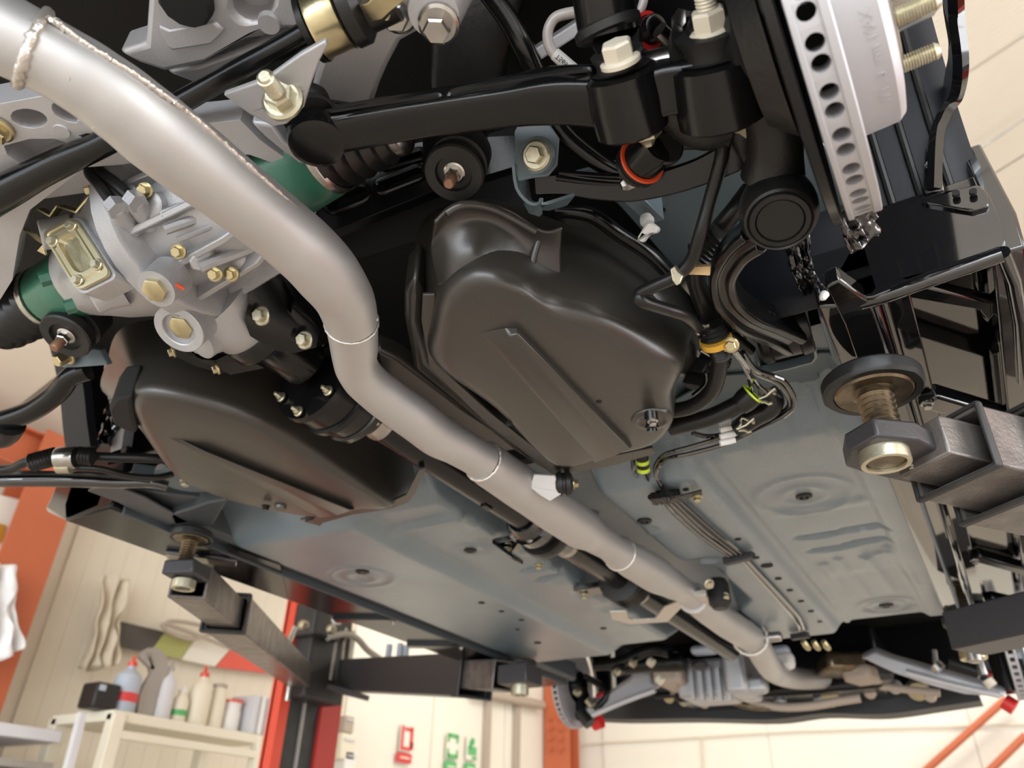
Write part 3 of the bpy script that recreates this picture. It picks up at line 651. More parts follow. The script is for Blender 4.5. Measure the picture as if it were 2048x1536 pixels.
# plugs and holes in the floor
for (px, py, r, z) in ((1610, 1003, .0135, .512), (1289, 1041, .0125, .494), (725, 1145, .0145, .495), (940, 1110, .013, .512), (1775, 1222, .016, .512), (1245, 925, .013, .52)):
    bm = B(); v = P(px, py, z); v.z = CH + floor_z(v.x, v.y) + .001
    lathe(bm, v, DOWN, [(-.003, r), (.003, r), (.0045, r * .85), (.0045, r * .55), (.002, r * .5), (.002, r * .3), (.003, r * .25)], 26); obj('floor_plug', bm, 'boot_rubber', car)
for (px, py, r) in ((1534, 1133, .012), (1476, 1080, .006), (1513, 1117, .006), (1557, 1159, .007), (1580, 1182, .007), (1602, 1204, .007), (1622, 1224, .007), (1372, 981, .005),
                    (963, 1207, .008), (1003, 1224, .007), (1043, 1241, .007), (1207, 1258, .009), (1075, 1287, .010), (1035, 1260, .006), (1640, 1245, .006)):
    v = P(px, py, .5); z = floor_z(v.x, v.y); v = P(px, py, z - .002); z = floor_z(v.x, v.y); bm = B(); lathe(bm, Vector((v.x, v.y, CH + z)), DOWN, [(-.004, r * .9), (.0012, r), (.0014, r * .8)], 16); obj('floor_hole', bm, 'void_black', car)
# side sills and skirts
def extr_y(sec, y0, y1, parent, m, name, lab=None, bev=.002, n=2, dz=0.0):
    bm = B(); rs = []
    for k in range(n): y = y0 + (y1 - y0) * k / (n - 1); rs.append([W(x, y, z + dz * k / (n - 1)) for x, z in sec])
    loft(bm, rs); return obj(name, bm, m, parent, bev=bev, label=lab)
# left: flat skirt underside, pinch weld and joints
lsk = extr_y([(-1.39, .62), (-1.385, .53), (-1.365, .497), (-1.235, .497), (-1.23, .56), (-1.24, .62)], .70, 2.42, car, 'skirt_black', 'side_skirt', 'glossy black skirt along the far sill', bev=.004)
extr_y([(-1.230, .52), (-1.230, .490), (-1.224, .490), (-1.224, .52)], .72, 2.40, car, 'body_shaded', 'pinch_weld')
extr_y([(-1.222, .56), (-1.222, .506), (-1.20, .503), (-1.19, .512), (-1.19, .56)], .70, 2.40, car, 'body_shaded', 'sill_rail')
bm = B(); prism(bm, [PY(x, y, .70) for x, y in ((88, 1020), (112, 968), (150, 950), (215, 965), (200, 1010), (130, 1040))], (0, .06, 0)); obj('skirt_end', bm, 'gloss_black', lsk, bev=.006)
for yy in (1.42, 1.72, 2.02):
    bm = B(); beam(bm, W(-1.37, yy, .494), W(-1.235, yy + .07, .494), .035, .012); obj('skirt_brace', bm, 'satin_black', lsk, bev=.003)
    bolt(lsk, W(-1.238, yy + .07, .488), DOWN, .007, 'steel')
bm = B(); beam(bm, W(-1.34, .90, .493), W(-1.25, 1.0, .493), .04, .01); obj('skirt_brace', bm, 'gloss_black', lsk, bev=.003)
# left rear sill end: bracket flanges near the pad
bm = B(); sweep(bm, [P(196, 975, .50), P(262, 1000, .50), P(335, 1040, .50), P(352, 1048, .50)], [(-.03, 0), (.03, 0), (.03, .004), (.004, .004), (.004, .03), (-.004, .03), (-.004, .004), (-.03, .004)], (0, 0, 1)); obj('sill_flange', bm, 'body_shaded', car, bev=.001)
bm = B(); prism(bm, L(.515, [(250, 978), (420, 1000), (400, 1048), (340, 1030)]), (0, 0, .05)); obj('sill_end_panel', bm, 'body_shaded', car, bev=.003)
bm = B(); prism(bm, L(.50, [(340, 1030), (420, 1005), (455, 1000), (425, 1052), (352, 1055)]), (0, 0, .03)); obj('jack_bracket', bm, 'body_shaded', car, bev=.003)
bm = B(); lathe(bm, P(372, 960, .52), DOWN, [(-.01, .05), (0, .05), (.002, .045), (-.004, .02)], 24); obj('round_boss', bm, 'body_smooth', car)
bolt(car, P(372, 962, .51), DOWN, .010, 'pale_zinc')
bm = B(); prism(bm, L(.495, [(455, 1095), (470, 1160), (575, 1195), (560, 1130)]), (0, 0, .05)); obj('sill_bracket', bm, 'satin_black', car)
# left rear arch, glossy lip with crumpled foil-like sealant
bm = B(); pts = [PX(*q, -1.30) for q in ((118, 640), (140, 720), (152, 790), (158, 850), (165, 900))]
sweep(bm, pts, [(-.035, -.008), (.035, -.008), (.035, .008), (-.035, .008)], (0, 0, 1), sm=4); obj('arch_lip', bm, 'liner_black', car)
bm = B(); prism(bm, [PY(x, y, .72) for x, y in ((150, 700), (215, 725), (230, 900), (205, 930), (160, 900), (156, 800))], (0, .02, 0)); obj('wheel_house', bm, 'satin_black', car)
bm = B(); prism(bm, [PY(x, y, .70) for x, y in ((228, 868), (250, 850), (238, 925), (215, 930))], (0, .02, 0)); obj('painted_light_gap', bm, 'disc_silver', car)  # solid silver plate, its pale colour stands in for light through a gap
def crumple(name, path, w, m, seed=1, amp=.006):
    bm = B(); n = len(path); rows = []
    for i in range(n):
        t = (path[min(i + 1, n - 1)] - path[max(i - 1, 0)]).normalized(); s = t.cross(Vector((.3, -.6, -.7))).normalized(); u2 = s.cross(t); row = []
        for j in range(13):
            a = (j / 12 - .5) * w; row.append(bm.verts.new(path[i] + s * a + u2 * amp * noise.noise(Vector((i * .35, j * .9, seed))) * 1.6 + u2 * amp * .5 * math.sin(j * 1.7 + i * .3)))
        rows.append(row)
    for i in range(n - 1):
        for j in range(12): bm.faces.new((rows[i][j], rows[i][j + 1], rows[i + 1][j + 1], rows[i + 1][j]))
    o = obj(name, bm, m, car, sharp=80); s = o.modifiers.new('t', 'SOLIDIFY'); s.thickness = .002; return o
crumple('sealant_film', smooth([PY(*q, .69) for q in ((232, 790), (220, 850), (205, 890))], 8), .03, 'gloss_black', 5)
crumple('sealant_film', smooth([D(1595, 470, .78), D(1600, 520, .80), D(1612, 560, .82), D(1632, 590, .84), D(1655, 606, .85)], 9), .022, 'gloss_black', 2, .005)
crumple('sealant_film', smooth([D(1712, 415, .66), D(1718, 450, .67), D(1735, 485, .68)], 9), .03, 'gloss_black', 3, .005)
# right skirt: hollow, open below
rs_ = thing  # (keeps names short)
SK = extr_y([(.100, .497), (.128, .497), (.132, .54), (.128, .64), (.108, .64), (.112, .54), (.108, .515), (.100, .508)], .705, 2.45, car, 'gloss_black', 'side_skirt', 'glossy black hollow skirt beside the near sill', bev=.003)
extr_y([(-.012, .60), (-.012, .56), (.112, .56), (.112, .60)], .705, 2.45, SK, 'gloss_black', 'skirt_roof')
extr_y([(-.06, .56), (-.06, .493), (-.045, .488), (-.006, .488), (.0, .495), (.0, .56)], .70, 2.42, car, 'gloss_black', 'inner_sill', bev=.003)
extr_y([(-.030, .49), (-.030, .472), (-.026, .472), (-.026, .49)], .9, 2.40, car, 'body_smooth', 'pinch_weld')
extr_y([(.004, .512), (.004, .498), (.026, .498), (.026, .503), (.010, .503), (.010, .512)], .72, 2.42, SK, 'gloss_black', 'skirt_lip')
bm = B(); prism(bm, resample([PY(x, y, .70) for x, y in ((1655, 580), (1710, 480), (1722, 462), (1800, 425), (1850, 388), (1960, 370), (1978, 385), (1998, 430), (2012, 472), (2008, 498), (1735, 598))], 48), (0, .02, 0)); obj('skirt_end', bm, 'gloss_black', SK, bev=.004, label='glossy end face towards the wheel')
bm = B(); prism(bm, resample([PY(x, y, .695) for x, y in ((1858, 388), (1958, 368), (1975, 384), (1978, 412), (1945, 422), (1840, 404))], 30), (0, .03, .0)); so = obj('skirt_tab', bm, 'gloss_black', SK, bev=.003)
for q in ((1912, 388), (1946, 384)): bm = B(); lathe(bm, PY(*q, .69), BACK, [(-.002, .0035), (.002, .0035), (.002, .002)], 12); obj('rivet', bm, 'void_black', SK)
bm = B(); tube(bm, [P(1722, 604, .493), P(1760, 594, .490), P(1850, 562, .49), P(2003, 508, .492)], .008, 12); obj('skirt_bar', bm, 'gloss_black', SK)
bm = B(); tube(bm, [P(2004, 505, .492), P(2026, 560, .494), P(2040, 640, .496), P(2046, 760, .497)], .007, 12); obj('skirt_edge', bm, 'gloss_black', SK)
bm = B(); prism(bm, L(.515, [(1800, 592), (1845, 570), (1990, 605), (2000, 625), (1975, 650), (1950, 618)]), (0, 0, .014)); obj('gusset', bm, 'gloss_black', SK, bev=.004)
bm = B(); prism(bm, L(.505, [(1985, 530), (2008, 525), (2016, 700), (2000, 700)]), (0, 0, .03)); obj('gusset', bm, 'gloss_black', SK, bev=.004)
for a_, b_ in (((1852, 790), (2048, 848)), ((1948, 1108), (2060, 1140)), ((1975, 1192), (2060, 1212))):
    q0, q1 = P(*a_, .50), P(*b_, .50)
    if b_[0] == 2048: bm = B(); beam(bm, q0, q1, .03, .022); obj('cross_brace', bm, 'gloss_black', SK, bev=.004)
    else: bm = B(); beam(bm, q0, q1, .022, .02); obj('cross_brace', bm, 'satin_black', SK, bev=.003)
    bolt(SK, q0 + Vector((-.002, 0, -.012)), DOWN, .008, 'steel')
# plates on the inner sill
bm = B(); prism(bm, L(.486, [(1652, 574), (1680, 560), (1742, 604), (1790, 740), (1722, 742), (1690, 650)]), (0, 0, .02)); obj('sill_end_plate', bm, 'gloss_black', car, bev=.003)
bm = B(); lathe(bm, P(1650, 588, .485), (-.4, -.4, -.8), [(0, .0045), (.006, .004), (.009, .002)], 10); obj('paint_clip', bm, 'white_plastic', car)
bm = B(); prism(bm, L(.495, [(1640, 640), (1662, 612), (1712, 650), (1735, 705), (1700, 716), (1665, 720)]), (0, 0, .03)); obj('sill_gusset', bm, 'body_smooth', car, bev=.003)
bm = B(); prism(bm, L(.497, [(1660, 713), (1712, 700), (1738, 742), (1745, 770), (1700, 758)]), (0, 0, .004), [L(.497, circ(1668, 722, 5, 3))] if 0 else []); obj('sill_tab', bm, 'body_smooth', car)
# wheel house of the near wheel with ribs, and the arch lip
bm = B(); n = 26; rows = []
for i in range(n + 1):
    a = math.radians(-2 + 160 * i / n); rows.append([bm.verts.new(W(x, .40 + .325 * math.cos(a), .52 + .325 * math.sin(a))) for x in (-.16, -.05, .03, .09, .118)])
for i in range(n):
    for j in range(4): bm.faces.new((rows[i][j], rows[i][j + 1], rows[i + 1][j + 1], rows[i + 1][j]))
o = obj('wheel_house', bm, 'liner_black', car); s = o.modifiers.new('t', 'SOLIDIFY'); s.thickness = .003
for x in (.035, .062, .09): bm = B(); tube(bm, [W(x, .40 + .320 * math.cos(math.radians(a)), .52 + .320 * math.sin(math.radians(a))) for a in range(14, 150, 6)], .004, 8); obj('rib', bm, 'rubber', o)
bm = B(); box(bm, W(-.17, .38, .76), (.01, .62, .12)); obj('inner_wing', bm, 'void_black', car)
lip = [PX(1893, -90, .132), PX(1899, -40, .131), PX(1903, 30, .129), PX(1910, 90, .125), PX(1911, 140, .121), PX(1900, 195, .113), PY(1878, 245, .68), PY(1866, 290, .685), PY(1862, 385, .70)]
bm = B(); sweep(bm, lip, [(-.016, -.004), (.006, -.004), (.013, .003), (.008, .010), (.002, .003), (-.016, .003)], (1, 0, 0), sm=5); obj('arch_lip', bm, 'gloss_black', car, label='shiny black wheel arch lip')
bm = B(); prism(bm, [PY(x, y, .695) for x, y in ((1846, 385), (1850, 290), (1868, 282), (1880, 300), (1888, 380))], (0, .015, 0)); obj('arch_gusset', bm, 'gloss_black', car, bev=.003)
bolt(car, PY(1857, 330, .69), BACK, .004, 'steel')
# nose of the car: undertray lip
bm = B(); pts = [PY(*q, 3.08) for q in ((1165, 1428), (1250, 1432), (1400, 1430), (1550, 1432), (1650, 1420), (1770, 1421), (1880, 1406), (1960, 1394))]
sweep(bm, pts, [(-.06, -.02), (.06, -.02), (.06, .06), (-.06, .06)], (0, 0, 1), sm=5); obj('bumper_lip', bm, 'rubber', car, label='black front bumper lip')
bm = B(); box(bm, W(XC, 3.15, .66), (1.48, .03, .28)); obj('front_bumper', bm, 'satin_black', car)
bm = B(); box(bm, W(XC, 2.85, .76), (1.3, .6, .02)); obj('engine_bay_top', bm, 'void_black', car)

# ================================================================ EXHAUST
def pipe_px(bm, pts, seg=28, sm=6, kz=1.0, flat=1.0):
    c = [P(x, y, z) for x, y, z, w in pts]; r = [w / 2 * dep(p) / FPX for p, (x, y, z, w) in zip(c, pts)]
    tube(bm, c, r, seg, sm, flat=flat); return c, r
EX1 = [(-70, 25, .475, 176), (0, 64, .470, 160), (66, 97, .468, 153)]
EX2 = [(66, 97, .468, 151), (120, 126, .466, 150), (180, 162, .464, 152), (250, 213, .462, 157), (318, 268, .461, 160), (386, 320, .461, 155), (468, 384, .460, 143), (553, 451, .460, 136), (610, 500, .459, 135), (652, 545, .459, 132), (688, 596, .459, 118), (703, 643, .458, 106)]
EX3 = [(703, 643, .458, 105), (708, 687, .457, 96), (710, 722, .456, 87), (719, 745, .455, 86), (738, 768, .455, 86), (780, 802, .455, 87), (831, 838, .455, 88), (875, 871, .455, 86), (914, 892, .455, 78), (946, 910, .455, 76), (966, 922, .455, 78)]
EX4 = [(966, 922, .455, 82), (985, 936, .455, 88), (1056, 985, .455, 87), (1110, 1022, .455, 87), (1157, 1053, .456, 84), (1188, 1073, .457, 66), (1218, 1092, .458, 59), (1241, 1108, .458, 66), (1272, 1126, .459, 72), (1310, 1149, .46, 72), (1340, 1166, .46, 60), (1365, 1180, .462, 50), (1385, 1195, .463, 50)]
EX5 = [(1385, 1195, .463, 56), (1420, 1222, .465, 60), (1460, 1250, .468, 60), (1495, 1272, .47, 56), (1512, 1285, .471, 54)]
ex = thing('exhaust_pipe', 'silver-painted exhaust pipe with rough weld seams running under the whole car', 'exhaust', P(225, 190, .46))
for nm, e, m in (('pipe_section', EX1, 'silver_paint'), ('pipe_section', EX2, 'silver_paint'), ('pipe_section', EX3, 'silver_paint'), ('resonator', EX4, 'silver_paint'), ('pipe_section', EX5, 'silver_paint')):
    bm = B(); pipe_px(bm, e); obj(nm, bm, m, ex, sharp=60)
bm = B(); pts = [P(1512, 1285, .471), P(1530, 1318, .475), P(1548, 1342, .49), P(1590, 1356, .51), P(1660, 1358, .53)]
tube(bm, pts, [dep(p) * q / 2 / FPX for p, q in zip(pts, (52, 50, 46, 42, 36))], 24, 6); obj('front_pipe', bm, 'silver_paint', ex)
def weld(path, r, name='weld_bead', seed=0, amp=.35, m='weld_silver'):
    p = path; n = len(p); rr = [r * (1 + amp * noise.noise(Vector((i * .9, seed, 0))) + amp * .6 * noise.noise(Vector((i * 2.7, seed, 5)))) for i in range(n)]
    bm = B(); q = [a + Vector((noise.noise(Vector((i * .7, seed, 1))), noise.noise(Vector((i * .7, seed, 2))), noise.noise(Vector((i * .7, seed, 3))))) * r * .5 for i, a in enumerate(p)]
    tube(bm, q, rr, 9); return obj(name, bm, m, ex, sharp=70)
# long seam along the upper edge: a folded flange with a lumpy bead
seam = [(100, 38), (118, 48), (164, 82), (212, 113), (270, 149), (328, 190), (376, 225), (444, 283), (513, 345), (581, 406), (649, 468), (694, 508), (722, 560), (738, 605), (750, 640)]
cen = [P(x, y, z) for x, y, z, w in EX2]
def seam_pt(x, y, off=.0):
    c = min(cen_s, key=lambda q: (proj(q)[0] - x) ** 2 + (proj(q)[1] - y) ** 2); return D(x, y, dep(c) - off)
def proj(p): c = MW.transposed() @ (p - UP0); return CX + FPX * c.x / c.z, CY + FPX * c.y / c.z
cen_s = smooth(cen, 12)
sp3 = smooth([seam_pt(x, y, .0155 if x < 640 else .011 if x < 720 else .006) for x, y in seam], 14)
weld(sp3, .0026, 'weld_seam', 3)
bm = B(); tip = [D(735, 612, dep(sp3[-1])), D(757, 640, dep(sp3[-1])), D(742, 652, dep(sp3[-1]))]; prism(bm, tip, (0, 0, .002)); obj('seam_tip', bm, 'weld_silver', ex)
def girth(px, py, z, w, ax_px, r=.002, seed=1, arc=(0, 360), name='weld_bead', tilt=0):
    c = P(px, py, z); a2 = (P(*ax_px, z) - c).normalized(); rad = w / 2 * dep(c) / FPX; a, b, _ = frame(a2)
    n = 60; pts = [c + (a * math.cos(math.radians(q)) + b * math.sin(math.radians(q))) * rad + a2 * tilt * math.cos(math.radians(q)) for q in [arc[0] + (arc[1] - arc[0]) * k / n for k in range(n + 1)]]
    return weld(pts, r, name, seed)
girth(66, 98, .468, 155, (120, 126), .0038, 5)
girth(703, 644, .458, 106, (708, 687), .0012, 7)
girth(967, 923, .455, 82, (1030, 966), .0022, 8)
girth(1240, 1107, .458, 68, (1290, 1137), .0022, 9)
girth(1386, 1196, .463, 58, (1420, 1222), .0022, 11)
for (px, py) in ((138, 158), (188, 255)): bm = B(); v = D(px, py, dep(P(px, py, .464)) - .034); bmesh.ops.create_icosphere(bm, subdivisions=1, radius=.0013, matrix=Matrix.Translation(v)); obj('spatter', bm, 'weld_silver', ex)
# hanger bracket folded from sheet, with its rubber and bolt
bm = B(); dB = dep(P(1090, 975, .455)) - .03
br = [[(1068, 950), (1110, 952), (1122, 985), (1060, 975)], [(1060, 975), (1122, 985), (1124, 988), (1100, 1003), (1078, 990)]]
for q in br: prism(bm, [D(x, y, dB) for x, y in q], Vector((0, .2, 1)).normalized() * .003)
prism(bm, [D(1068, 950, dB), D(1060, 975, dB), D(1053, 978, dB + .02), D(1063, 952, dB + .02)], (0, 0, .003)); obj('hanger_bracket', bm, 'silver_paint', ex, bev=.0008, label='folded silver hanger bracket')
bm = B(); h0, h1 = D(1110, 968, dB + .012), D(1143, 966, dB + .012); lathe(bm, h0, h1 - h0, [(0, .013), (.004, .017), (.009, .018), (.010, .015), (.014, .015), (.015, .018), (.021, .018), (.025, .012)], 22); obj('hanger_rubber', bm, 'rubber', ex, label='ribbed black rubber hanger')
bolt(ex, D(1146, 967, dB + .012), h1 - h0, .0085, 'gold_zinc')
# middle hanger: cranked silver bar with rubber
zz = .452; pts = [(1236, 1222), (1240, 1236), (1262, 1243), (1322, 1240), (1345, 1214), (1380, 1200), (1420, 1200)]
bm = B(); sweep(bm, [P(x, y, zz) for x, y in pts], [(-.018, -.002), (.018, -.002), (.018, .002), (-.018, .002)], (0, 0, 1)); obj('hanger_bar', bm, 'weld_silver', ex, bev=.001, label='cranked silver hanger bar')
bm = B(); prism(bm, L(.447, [(1378, 1196), (1412, 1190), (1422, 1208), (1432, 1218), (1400, 1226), (1372, 1210)]), (0, 0, .012)); obj('hanger_plate', bm, 'weld_silver', ex, bev=.001)
bm = B(); c = P(1438, 1188, .46); lathe(bm, c + Vector((-.0, 0, .03)), DOWN, [(0, .016), (.01, .022), (.05, .022), (.06, .014)], 18); obj('hanger_rubber', bm, 'rubber', ex)
for q in ((1418, 1168), (1449, 1194)): bolt(ex, P(*q, .45), (.6, -.5, -.6), .010, 'pale_zinc')
girth(1500, 1276, .47, 66, (1530, 1318), .004, 2, name='clamp_ring')
bm = B(); lathe(bm, P(1535, 1275, .47), (1, 0, 0), [(-.01, .012), (.03, .012), (.034, .008)], 14); obj('clamp_bolt', bm, 'steel', ex)

# ================================================================ PROPELLER SHAFT
pe_ = lambda x, y: PX(x, y, -.64)
ps = thing('propeller_shaft', 'black propeller shaft running alongside the silver exhaust', 'shaft', pe_(900, 930))
XS = -.64
def ax_pt(t): return W(XS, t, .505 + (t - .54) * .012)
def lat(prof, m, nm, lb=None, seg=30): bm = B(); lathe(bm, ax_pt(prof[0][0]), ax_pt(2) - ax_pt(1), [(t - prof[0][0], r) for t, r in prof], seg); return obj(nm, bm, m, ps, label=lb)
lat([(.675, .022), (.70, .0245), (1.085, .0245), (1.09, .020)], 'satin_black', 'shaft_tube')
lat([(1.25, .0245), (1.62, .0245), (1.63, .02)], 'satin_black', 'shaft_tube'); lat([(1.62, .0245), (2.30, .0265), (2.31, .018)], 'satin_black', 'shaft_tube')
lat([(.562, .020), (.564, .056), (.572, .058), (.573, .054), (.603, .054), (.604, .058), (.612, .058), (.614, .053), (.640, .049), (.642, .052), (.652, .050), (.656, .034), (.675, .030)], 'satin_black', 'rear_joint', 'black constant velocity joint bolted to the differential', 40)
lat([(.6725, .025), (.690, .0262), (.7, .0262), (.702, .0245)], 'steel', 'boot_clamp')
for k in range(6):
    a = math.radians(k * 60 + 20); c = ax_pt(.560) + Vector((math.cos(a), 0, math.sin(a))) * .048
    bolt(ps, c, BACK, .0068, 'pale_zinc', stud=.011)
    c2 = ax_pt(.653) + Vector((math.cos(a), 0, math.sin(a))) * .044; bolt(ps, c2, (0, 1, 0), .006, 'gold_zinc')
lat([(1.09, .030), (1.10, .036), (1.112, .040), (1.113, .046), (1.135, .046), (1.136, .042), (1.155, .040), (1.165, .034), (1.18, .044), (1.195, .044), (1.20, .03), (1.25, .026)], 'gloss_black', 'centre_joint', 'glossy black centre joint', 32)
for k in range(6):
    a = math.radians(k * 60 + 35); bolt(ps, ax_pt(1.112) + Vector((math.cos(a), 0, math.sin(a))) * .038, BACK, .006, 'steel')
lat([(1.16, .05), (1.172, .052), (1.185, .05)], 'boot_rubber', 'bearing_rubber'); lat([(1.245, .0262), (1.262, .0262)], 'steel', 'clamp_band')
bm = B(); beam(bm, ax_pt(1.18) + Vector((-.10, 0, -.01)), ax_pt(1.18) + Vector((.06, 0, -.01)), .05, .012); prism(bm, [ax_pt(1.15) + Vector((-.10, 0, -.016)), ax_pt(1.21) + Vector((-.10, 0, -.016)), ax_pt(1.20) + Vector((-.06, 0, -.05)), ax_pt(1.16) + Vector((-.06, 0, -.05))], (0, 0, .01)); obj('bearing_bracket', bm, 'gloss_black', ps, bev=.002)
bolt(ps, ax_pt(1.18) + Vector((-.085, 0, -.02)), DOWN, .010, 'pale_zinc'); bolt(ps, ax_pt(1.205) + Vector((-.03, 0, -.052)), DOWN, .008, 'gold_zinc')
lat([(1.50, .03), (1.505, .048), (1.52, .050), (1.53, .044), (1.545, .05), (1.56, .05), (1.57, .036), (1.60, .032), (1.61, .028)], 'rubber', 'front_bearing')
lat([(1.60, .0285), (1.615, .0285)], 'steel', 'clamp_band')
bm = B(); beam(bm, ax_pt(1.55) + Vector((-.12, 0, -.0)), ax_pt(1.55) + Vector((.10, 0, -.0)), .05, .014); obj('bearing_bracket', bm, 'gloss_black', ps, bev=.002)
bolt(ps, ax_pt(1.55) + Vector((-.105, 0, -.01)), DOWN, .010, 'pale_zinc')
bm = B(); box(bm, ax_pt(.975) + Vector((-.0, 0, -.025)), (.012, .02, .006)); obj('balance_weight', bm, 'satin_black', ps, bev=.001)

# ================================================================ REAR DIFFERENTIAL
DC = W(-.64, .34, .57)
df = thing('differential', 'cast alloy rear differential with green side housings and gold cover plate', 'differential', DC)
def dx(x, dy=0, dz=0): return W(x, .34 + dy, .57 + dz)
def latx(x0, prof, m, nm, lb=None, seg=36, dy=0, dz=0): bm = B(); lathe(bm, dx(x0, dy, dz), (1, 0, 0), [(t - x0, r) for t, r in prof], seg); return obj(nm, bm, m, df, label=lb)
latx(-.80, [(-.80, .038), (-.795, .048), (-.77, .056), (-.74, .067), (-.70, .077), (-.66, .085), (-.632, .088)], 'cast_alloy', 'rear_cover')
latx(-.632, [(-.634, .101), (-.631, .105), (-.609, .105), (-.606, .101)], 'cast_alloy', 'flange_ring')
latx(-.606, [(-.606, .078), (-.58, .077), (-.54, .073), (-.50, .062), (-.48, .048)], 'cast_alloy', 'main_housing')
for k in range(11):
    a = math.radians(195 + k * 15); v = Vector((0, math.cos(a), math.sin(a)))
    if k % 2 == 0:
        bm = B(); prism(bm, [dx(-.606) + v * .070, dx(-.606) + v * .092, dx(-.52) + v * .082, dx(-.48) + v * .055], Vector((0, -v.z, v.y)) * .007); obj('cooling_rib', bm, 'cast_alloy', df, bev=.0015)
for px, py, d_ in ((357, 503, .735), (430, 548, .745), (463, 548, .755), (290, 380, .72), (524, 632, .83), (610, 680, .866)):
    big = px > 500; d_ = d_ - .012 if big else d_; bolt(df, D(px, py, d_), (.25, -.62, -.72) if not big else (.1, -.85, -.45), .0105 if big else .0078, 'gold_zinc' if not big else 'pale_zinc')
# raised alloy bosses around the case
for q, r, h, ax in (((185, 600, .79), .016, .03, (-.6, -.4, -.5)), ((255, 395, .735), .013, .03, (.1, -.8, -.6)), ((300, 410, .725), .013, .03, (.1, -.8, -.6)), ((80, 470, .80), .016, .03, (-.5, -.6, -.4)), ((460, 510, .76), .016, .03, (.3, -.7, -.6)), ((400, 690, .84), .018, .03, (-.2, -.5, -.8)), ((455, 660, .85), .022, .03, (0, -.6, -.8))):
    bm = B(); v = D(*q); a = Vector(ax).normalized(); lathe(bm, v - a * h, a, [(0, r * 1.25), (h * .6, r), (h * .95, r), (h, r * .85)], 18); obj('boss', bm, 'cast_alloy', df)
bm = B(); prism(bm, [D(*q) for q in ((415, 330, .74), (430, 345, .735), (345, 430, .73), (320, 432, .735), (315, 415, .74))], (0, .04, .04)); obj('cast_rib', bm, 'cast_alloy', df, bev=.004)
for i, q in enumerate((((325, 432, .725), (440, 385, .735), .006), ((330, 460, .722), (500, 400, .745), .005), ((400, 535, .74), (512, 492, .76), .006), ((355, 480, .72), (505, 420, .745), .003))):
    bm = B(); tube(bm, [D(*q[0]), D(*q[1])], q[2], 8); obj('cast_rib', bm, 'cast_alloy', df)
bm = B(); prism(bm, [D(*q) for q in ((375, 520, .735), (395, 490, .735), (420, 494, .74), (428, 512, .745), (405, 545, .745), (380, 540, .74))], (0, .03, .04)); obj('boss', bm, 'cast_alloy', df, bev=.003)
bm = B(); prism(bm, [D(*q) for q in ((278, 515, .755), (303, 525, .75), (300, 552, .75), (264, 560, .755), (260, 545, .755))], (0, .03, .04)); obj('boss', bm, 'cast_alloy', df, bev=.003, label='square alloy boss')
# pinion nose
bm = B(); lathe(bm, W(-.635, .40, .525), Vector((-.0, .2, -.02)), [(0, .052), (.03, .049), (.055, .045), (.06, .040)], 34); obj('pinion_nose', bm, 'cast_alloy', df)
bm = B(); lathe(bm, W(-.635, .455, .5195), Vector((-.0, .2, -.01)), [(0, .043), (.004, .046), (.02, .046), (.03, .036), (.07, .031), (.09, .030)], 34); obj('nose_carrier', bm, 'satin_black', df, label='black nose carrier')
# gold cover plate
cpts = [D(*q) for q in ((88, 468, .775), (152, 434, .765), (222, 548, .735), (158, 584, .745))]
o_, e1, e2_ = cpts[0], (cpts[1] - cpts[0]), (cpts[3] - cpts[0])
nrm = e1.cross(e2_).normalized(); nrm = nrm if nrm.dot(UP0 - o_) > 0 else -nrm
def cv(s, t, h=0): return o_ + e1 * s + e2_ * t + nrm * h
def rrect(s0, s1, t0, t1, rs_, rt, h, chamf=None):
    out = []
    for cx, cy_, a0 in ((s1 - rs_, t1 - rt, 0), (s0 + rs_, t1 - rt, 90), (s0 + rs_, t0 + rt, 180), (s1 - rs_, t0 + rt, 270)):
        for k in range(5): a = math.radians(a0 + k * 22.5); out.append(cv(cx + rs_ * math.cos(a), cy_ + rt * math.sin(a), h))
    return out
bm = B(); loft(bm, [rrect(-.06, 1.06, -.04, 1.04, .2, .12, -.03), rrect(-.06, 1.06, -.04, 1.04, .2, .12, -.002)]); obj('cover_seat', bm, 'cast_alloy', df, bev=.001)
bm = B(); loft(bm, [rrect(0, 1, 0, 1, .18, .1, -.001), rrect(0, 1, 0, 1, .18, .1, .003), rrect(.06, .94, .04, .96, .15, .09, .003), rrect(.08, .92, .055, .945, .14, .08, .0015), rrect(.14, .86, .10, .90, .14, .08, .0015), rrect(.17, .83, .13, .87, .12, .07, .003), rrect(.22, .78, .2, .80, .2, .14, .003), rrect(.26, .74, .23, .77, .18, .12, -.001), rrect(.3, .7, .27, .73, .16, .11, -.001)])
cvp = obj('cover_plate', bm, 'gold_plate', df, sharp=25, label='pale gold stamped cover plate')
for s, t in ((.82, .12), (.16, .2), (.84, .80), (.18, .88)): bolt(df, cv(s, t, .003), nrm, .0062, 'pale_zinc', h=.005, name='cover_bolt')
